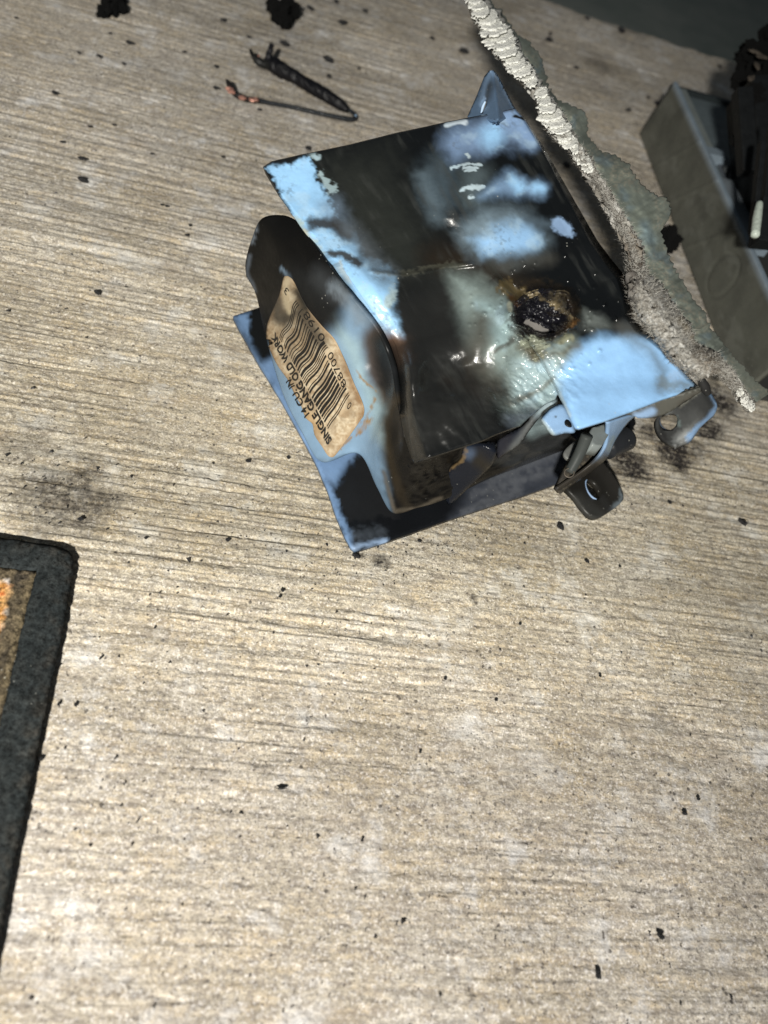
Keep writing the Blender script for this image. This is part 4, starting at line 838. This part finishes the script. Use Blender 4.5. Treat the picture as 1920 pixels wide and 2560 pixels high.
# crumbs: (px, py, length px, aspect, angle)
M_CR = simple('char_crumb', (.022, .022, .024), .45, spec=.5, bump=.0003, sc=900)
CR_ = [(324, 109, 20, .45, 5), (248, 142, 16, .6, 40), (137, 234, 16, .8, 10), (244, 732, 18, .7, 50), (206, 452, 26, .55, 25), (205, 398, 20, .4, 5), (156, 356, 12, .7, 0), (225, 317, 11, .7, 0), (285, 313, 11, .5, 0), (541, 168, 14, .8, 0), (540, 221, 15, .8, 20), (558, 52, 16, .8, 0), (711, 112, 26, .5, 5), (820, 151, 28, .6, 25), (822, 192, 15, .8, 0), (855, 59, 24, .5, -10), (912, 28, 14, .8, 30), (775, 22, 20, .4, 20), (840, 5, 14, .7, 0), (897, 172, 11, .8, 0), (622, 93, 10, .8, 0), (648, 275, 12, .8, 0), (557, 393, 11, .8, 0), (310, 160, 11, .7, 30),
       (405, 513, 10, .7, 0), (417, 516, 10, .6, 10), (467, 588, 10, .9, 0), (474, 564, 11, .5, 60), (380, 385, 9, .8, 0), (197, 133, 11, .6, 40), (40, 45, 9, .7, 0), (275, 84, 9, .8, 0), (1080, 97, 15, .7, 20), (1372, 101, 20, .6, 10), (1552, 78, 22, .8, 20), (1411, 280, 26, .7, 20), (1570, 276, 16, .8, 0), (1645, 262, 26, .4, 5), (1651, 293, 14, .8, 0), (1620, 245, 12, .9, 0), (1440, 170, 14, .5, 10), (1467, 47, 14, .6, 0), (1799, 168, 15, .7, 0), (1158, 130, 26, .5, 5), (1375, 85, 12, .7, 0),
       (1400, 1317, 20, .75, 70), (1856, 1307, 22, .8, 40), (1674, 1257, 12, .8, 20), (1467, 1404, 14, .5, 30), (1549, 1416, 9, .7, 0), (1048, 1353, 10, .5, 20), (706, 1476, 11, .7, 50), (700, 1492, 9, .7, 0), (817, 1362, 9, .5, 60), (889, 1392, 24, .35, 20), (702, 1972, 26, .12, 2), (101, 1896, 18, .6, 25), (1494, 2437, 22, .7, 70), (1711, 2033, 14, .6, 10), (1745, 1997, 13, .6, 0), (570, 1350, 12, .8, 0), (620, 1153, 13, .8, 10), (720, 1145, 11, .6, 40), (245, 730, 10, .8, 0), (202, 1298, 16, .7, 5), (365, 1345, 9, .8, 0), (252, 1645, 12, .5, -50), (147, 1760, 12, .6, 80), (190, 1762, 12, .6, 60), (310, 1960, 10, .4, 80), (344, 2052, 11, .4, -60), (1650, 2340, 22, .6, 40), (1113, 1697, 9, .8, 0), (1240, 1750, 9, .6, 0), (905, 2100, 9, .8, 0), (1300, 1560, 8, .8, 0), (1050, 1880, 8, .8, 0), (1500, 1690, 9, .8, 0), (1250, 420, 14, .7, 20), (1415, 415, 22, .8, 40), (770, 372, 16, .8, 80), (460, 130, 10, .8, 0)]
protos = []; crumbs = []
for i in range(5):
    me = lump_bm(100 + i, 1.0, 2, .55, 1.5, (1, .8, .55)); me.materials.append(M_CR); me.name = 'char_crumb'; protos.append(me)
for i, (a, b, ln, asp, an) in enumerate(CR_):
    c = at(a, b, .04); sc = FPX / ((c - OC) @ FW); r = ln / sc / 2
    o = link(bpy.data.objects.new('char_crumb', protos[i % 5])); o.location = Vector(c + np.array([0, 0, r * .3])) * CM
    o.scale = Vector((r, r * max(asp, .15) * 1.25, r * .8)) * CM; o.rotation_euler = (0, 0, math.radians(-an) + .43 )
    crumbs.append((o, a, b, ln, asp)); o['category'] = 'crumb'; o['group'] = 'char crumbs scattered on the slab'
LMK = [('the bent wire', 720, 220), ('the clover-shaped char lump', 705, 30), ('the char lump at the top left', 275, 20), ('the doormat corner', 170, 1380), ('the lowest corner of the melted box', 890, 1372), ('the upper left corner of the melted box', 657, 417), ('the far left corner of the melted box', 585, 790),
       ('the pointed blue ear', 1232, 180), ('the middle of the torn strip', 1400, 300), ('the top of the right-hand box', 1690, 210), ('the flat ear with the oval hole', 1490, 1230), ('the lower right corner of the photo', 1920, 2560), ('the lower left corner of the photo', 0, 2560), ('the middle of the bottom half', 960, 1900), ('the left edge of the photo', 0, 700), ('the middle of the right edge', 1920, 1500), ('the bare concrete left of the box', 300, 600)]
ORD = ['nearest', 'second nearest', 'third nearest', 'fourth nearest', 'fifth nearest', 'sixth nearest', 'seventh nearest', 'eighth nearest']
bins = {}
for o, a, b, ln, asp in crumbs:
    nm, lx, ly = min(LMK, key=lambda q: math.hypot(q[1] - a, q[2] - b)); dx, dy = a - lx, b - ly
    side = ('right of' if dx > 0 else 'left of') if abs(dx) > abs(dy) else ('below' if dy > 0 else 'above')
    bins.setdefault((nm, side), []).append((math.hypot(dx, dy), o, ln, asp))
for (nm, side), L in bins.items():
    for k, (d, o, ln, asp) in enumerate(sorted(L, key=lambda q: q[0])):
        shp = ('large ' if ln >= 20 else 'tiny ' if ln < 12 else '') + ('long' if asp < .55 else 'round')
        o['label'] = f"{shp} char crumb {side} {nm}" + (f", {ORD[min(k, 7)]}" if len(L) > 1 else '')
# uncountable specks
V = []; F = []
tet = np.array([(1, 0, -.4), (-.6, .8, -.4), (-.6, -.8, -.4), (0, 0, .8)])
for i in range(2300):
    if i < 1150: a, b = rng.uniform(0, 1920), rng.uniform(0, 2560)
    else:
        cx, cy, s_ = [(1000, 100, 330), (170, 1230, 90), (930, 1410, 110), (1690, 1120, 90), (330, 900, 400), (700, 1400, 180), (1180, 1330, 90), (1560, 1250, 70)][rng.integers(8)]; a, b = rng.normal(cx, s_), rng.normal(cy, s_ * .6)
    c = at(a, b, .02)
    if not (-40 < c[0] < 60 and -5 < c[1] < 70): continue
    if 300 < 0: continue
    s_, t_ = st(c); r = rng.lognormal(-3.75, .5); th = rng.uniform(0, 6.3); k = len(V); R2 = np.array([(math.cos(th), -math.sin(th), 0), (math.sin(th), math.cos(th), 0), (0, 0, 1)])
    for q in tet * np.array([1, rng.uniform(.4, 1), .6]) * r: V.append(R2 @ q + c)
    F += [(k, k + 1, k + 3), (k + 1, k + 2, k + 3), (k + 2, k, k + 3), (k, k + 2, k + 1)]
o = mesh('soot_specks', V, F, M_CR, None, smooth=False, face_cam=False); o['kind'] = 'stuff'; o['label'] = 'fine black soot specks sprinkled over the concrete'

# ------------------------------------------------------------------ doormat corner at the left
MAT = thing('doormat', 'black-bordered doormat corner with a brown field and an orange motif, at the left edge', 'doormat', loc=tuple(at(60, 1600, 0)))
def ext(p, q, k):  # extend a straight edge beyond the frame, on the ground
    P, Q = at(*p, .28), at(*q, .28); E_ = Q + (Q - P) / np.linalg.norm(Q - P) * k; return E_
def wpoly(name, Wp, step, zf, colf, mat, thick):
    v, f = sheet_geo([(p[0], p[1]) for p in Wp], [], step); V = np.column_stack([v, zf(v[:, 0], v[:, 1])]); x, y = proj(V)
    return mesh(name, V, f, mat, MAT, colf(x, y, v), thick=thick)
out_px = [(76, 1352), (110, 1357), (141, 1362), (158, 1368), (170, 1376), (178, 1387), (182, 1400), (181, 1430), (165, 1517), (152, 1593), (121, 1734), (108, 1792), (65, 2009), (27, 2199)]
A0 = ext((141, 1362), (76, 1352), 22); outW = [A0] + [at(a, b, .28) for a, b in out_px]; Z0 = ext((65, 2009), (27, 2199), 9); outW.append(Z0); outW.append(Z0 + (A0 - outW[1])); 
inn_px = [(0, 1419), (60, 1424), (91, 1424), (72, 1495), (46, 1604), (6, 1777)]
I0 = ext((60, 1424), (0, 1417), 20); innW = [I0] + [at(a, b, .28) for a, b in inn_px[1:]]; I9 = ext((46, 1604), (6, 1777), 9); innW += [I9, I9 + (I0 - innW[1])]
def dd(W_, d, j=0):
    return [(float(a), float(b)) for a, b in dens([(p[0], p[1]) for p in W_], d, True, j)]
oW, iW = dd(outW, .12, .018), dd(innW, .12, .02)
M_MAT = painted('doormat_fabric', dust=.5, bump=.0008, spec=.15, grain=2200)
mottled(M_MAT, 900, .25, 2.0)
def c_border(x, y, v):
    p = Paint(v[:, 0] * 60, v[:, 1] * 60, (.021, .0255, .027), .85, warp=3); p.put(ss(.42, .7, fbm(v[:, 0] * 7, v[:, 1] * 7, 3)), (.036, .040, .040), .7); d = seg_dist(v[:, 0], v[:, 1], oW, True); p.put((1 - ss(.05, .5, d + .3 * (fbm(v[:, 0] * 3, v[:, 1] * 3) - .5))) * ss(.45, .6, fbm(v[:, 0] * 6, v[:, 1] * 6, 3)), (.075, .062, .048), .35); return p.out()
def z_border(x, y):
    d = seg_dist(x, y, oW, True); di = seg_dist(x, y, iW, True); return .22 + .06 * ss(0, .25, d) + .022 * (fbm(x * 14, y * 14, 3) - .5) - .05 * (1 - ss(0, .12, di))
v, f = sheet_geo(oW, [iW], .13)
V = np.column_stack([v, z_border(v[:, 0], v[:, 1])]); mesh('border', V, f, M_MAT, MAT, c_border(0, 0, v), thick=.24)
def c_field(x, y, v):
    p = Paint(x, y, (.085, .068, .045), .9, warp=3); p.put(ss(.35, .6, fbm(v[:, 0] * 1.6, v[:, 1] * 1.6, 4)), (.042, .036, .030), .85); p.put(ss(.5, .62, fbm(v[:, 0] * 10, v[:, 1] * 10, 3)), (.19, .15, .095), .7)
    p.line([(88, 1430), (66, 1500), (40, 1605), (5, 1760)], 9, 5, (.17, .135, .080), .7, breakup=5)
    og = [(-60, 1450), (24, 1452), (27, 1462), (22, 1490), (12, 1535), (-4, 1590), (-60, 1720)]
    p.poly(dens(og, 10), 2.5, (.62, .56, .52), 1, .9); p.poly([(a - 3, b + 4) for a, b in og], 2.5, (.56, .25, .06), 1, .9, breakup=2); p.put(inside(x, y, og) * ss(.45, .6, fbm(x / 10, y / 14)), (.60, .36, .15), .7); p.line([(0, 1475), (8, 1490)], 6, 4, (.65, .10, .02), .7); return p.out()
v, f = sheet_geo(iW, [], .13)
V = np.column_stack([v, .235 + .05 * (fbm(v[:, 0] * 10, v[:, 1] * 10, 3) - .5)]); x, y = proj(V); mesh('woven_field', V, f, M_MAT, MAT, c_field(x, y, v), thick=.18)
print('done', time.time() - T0)
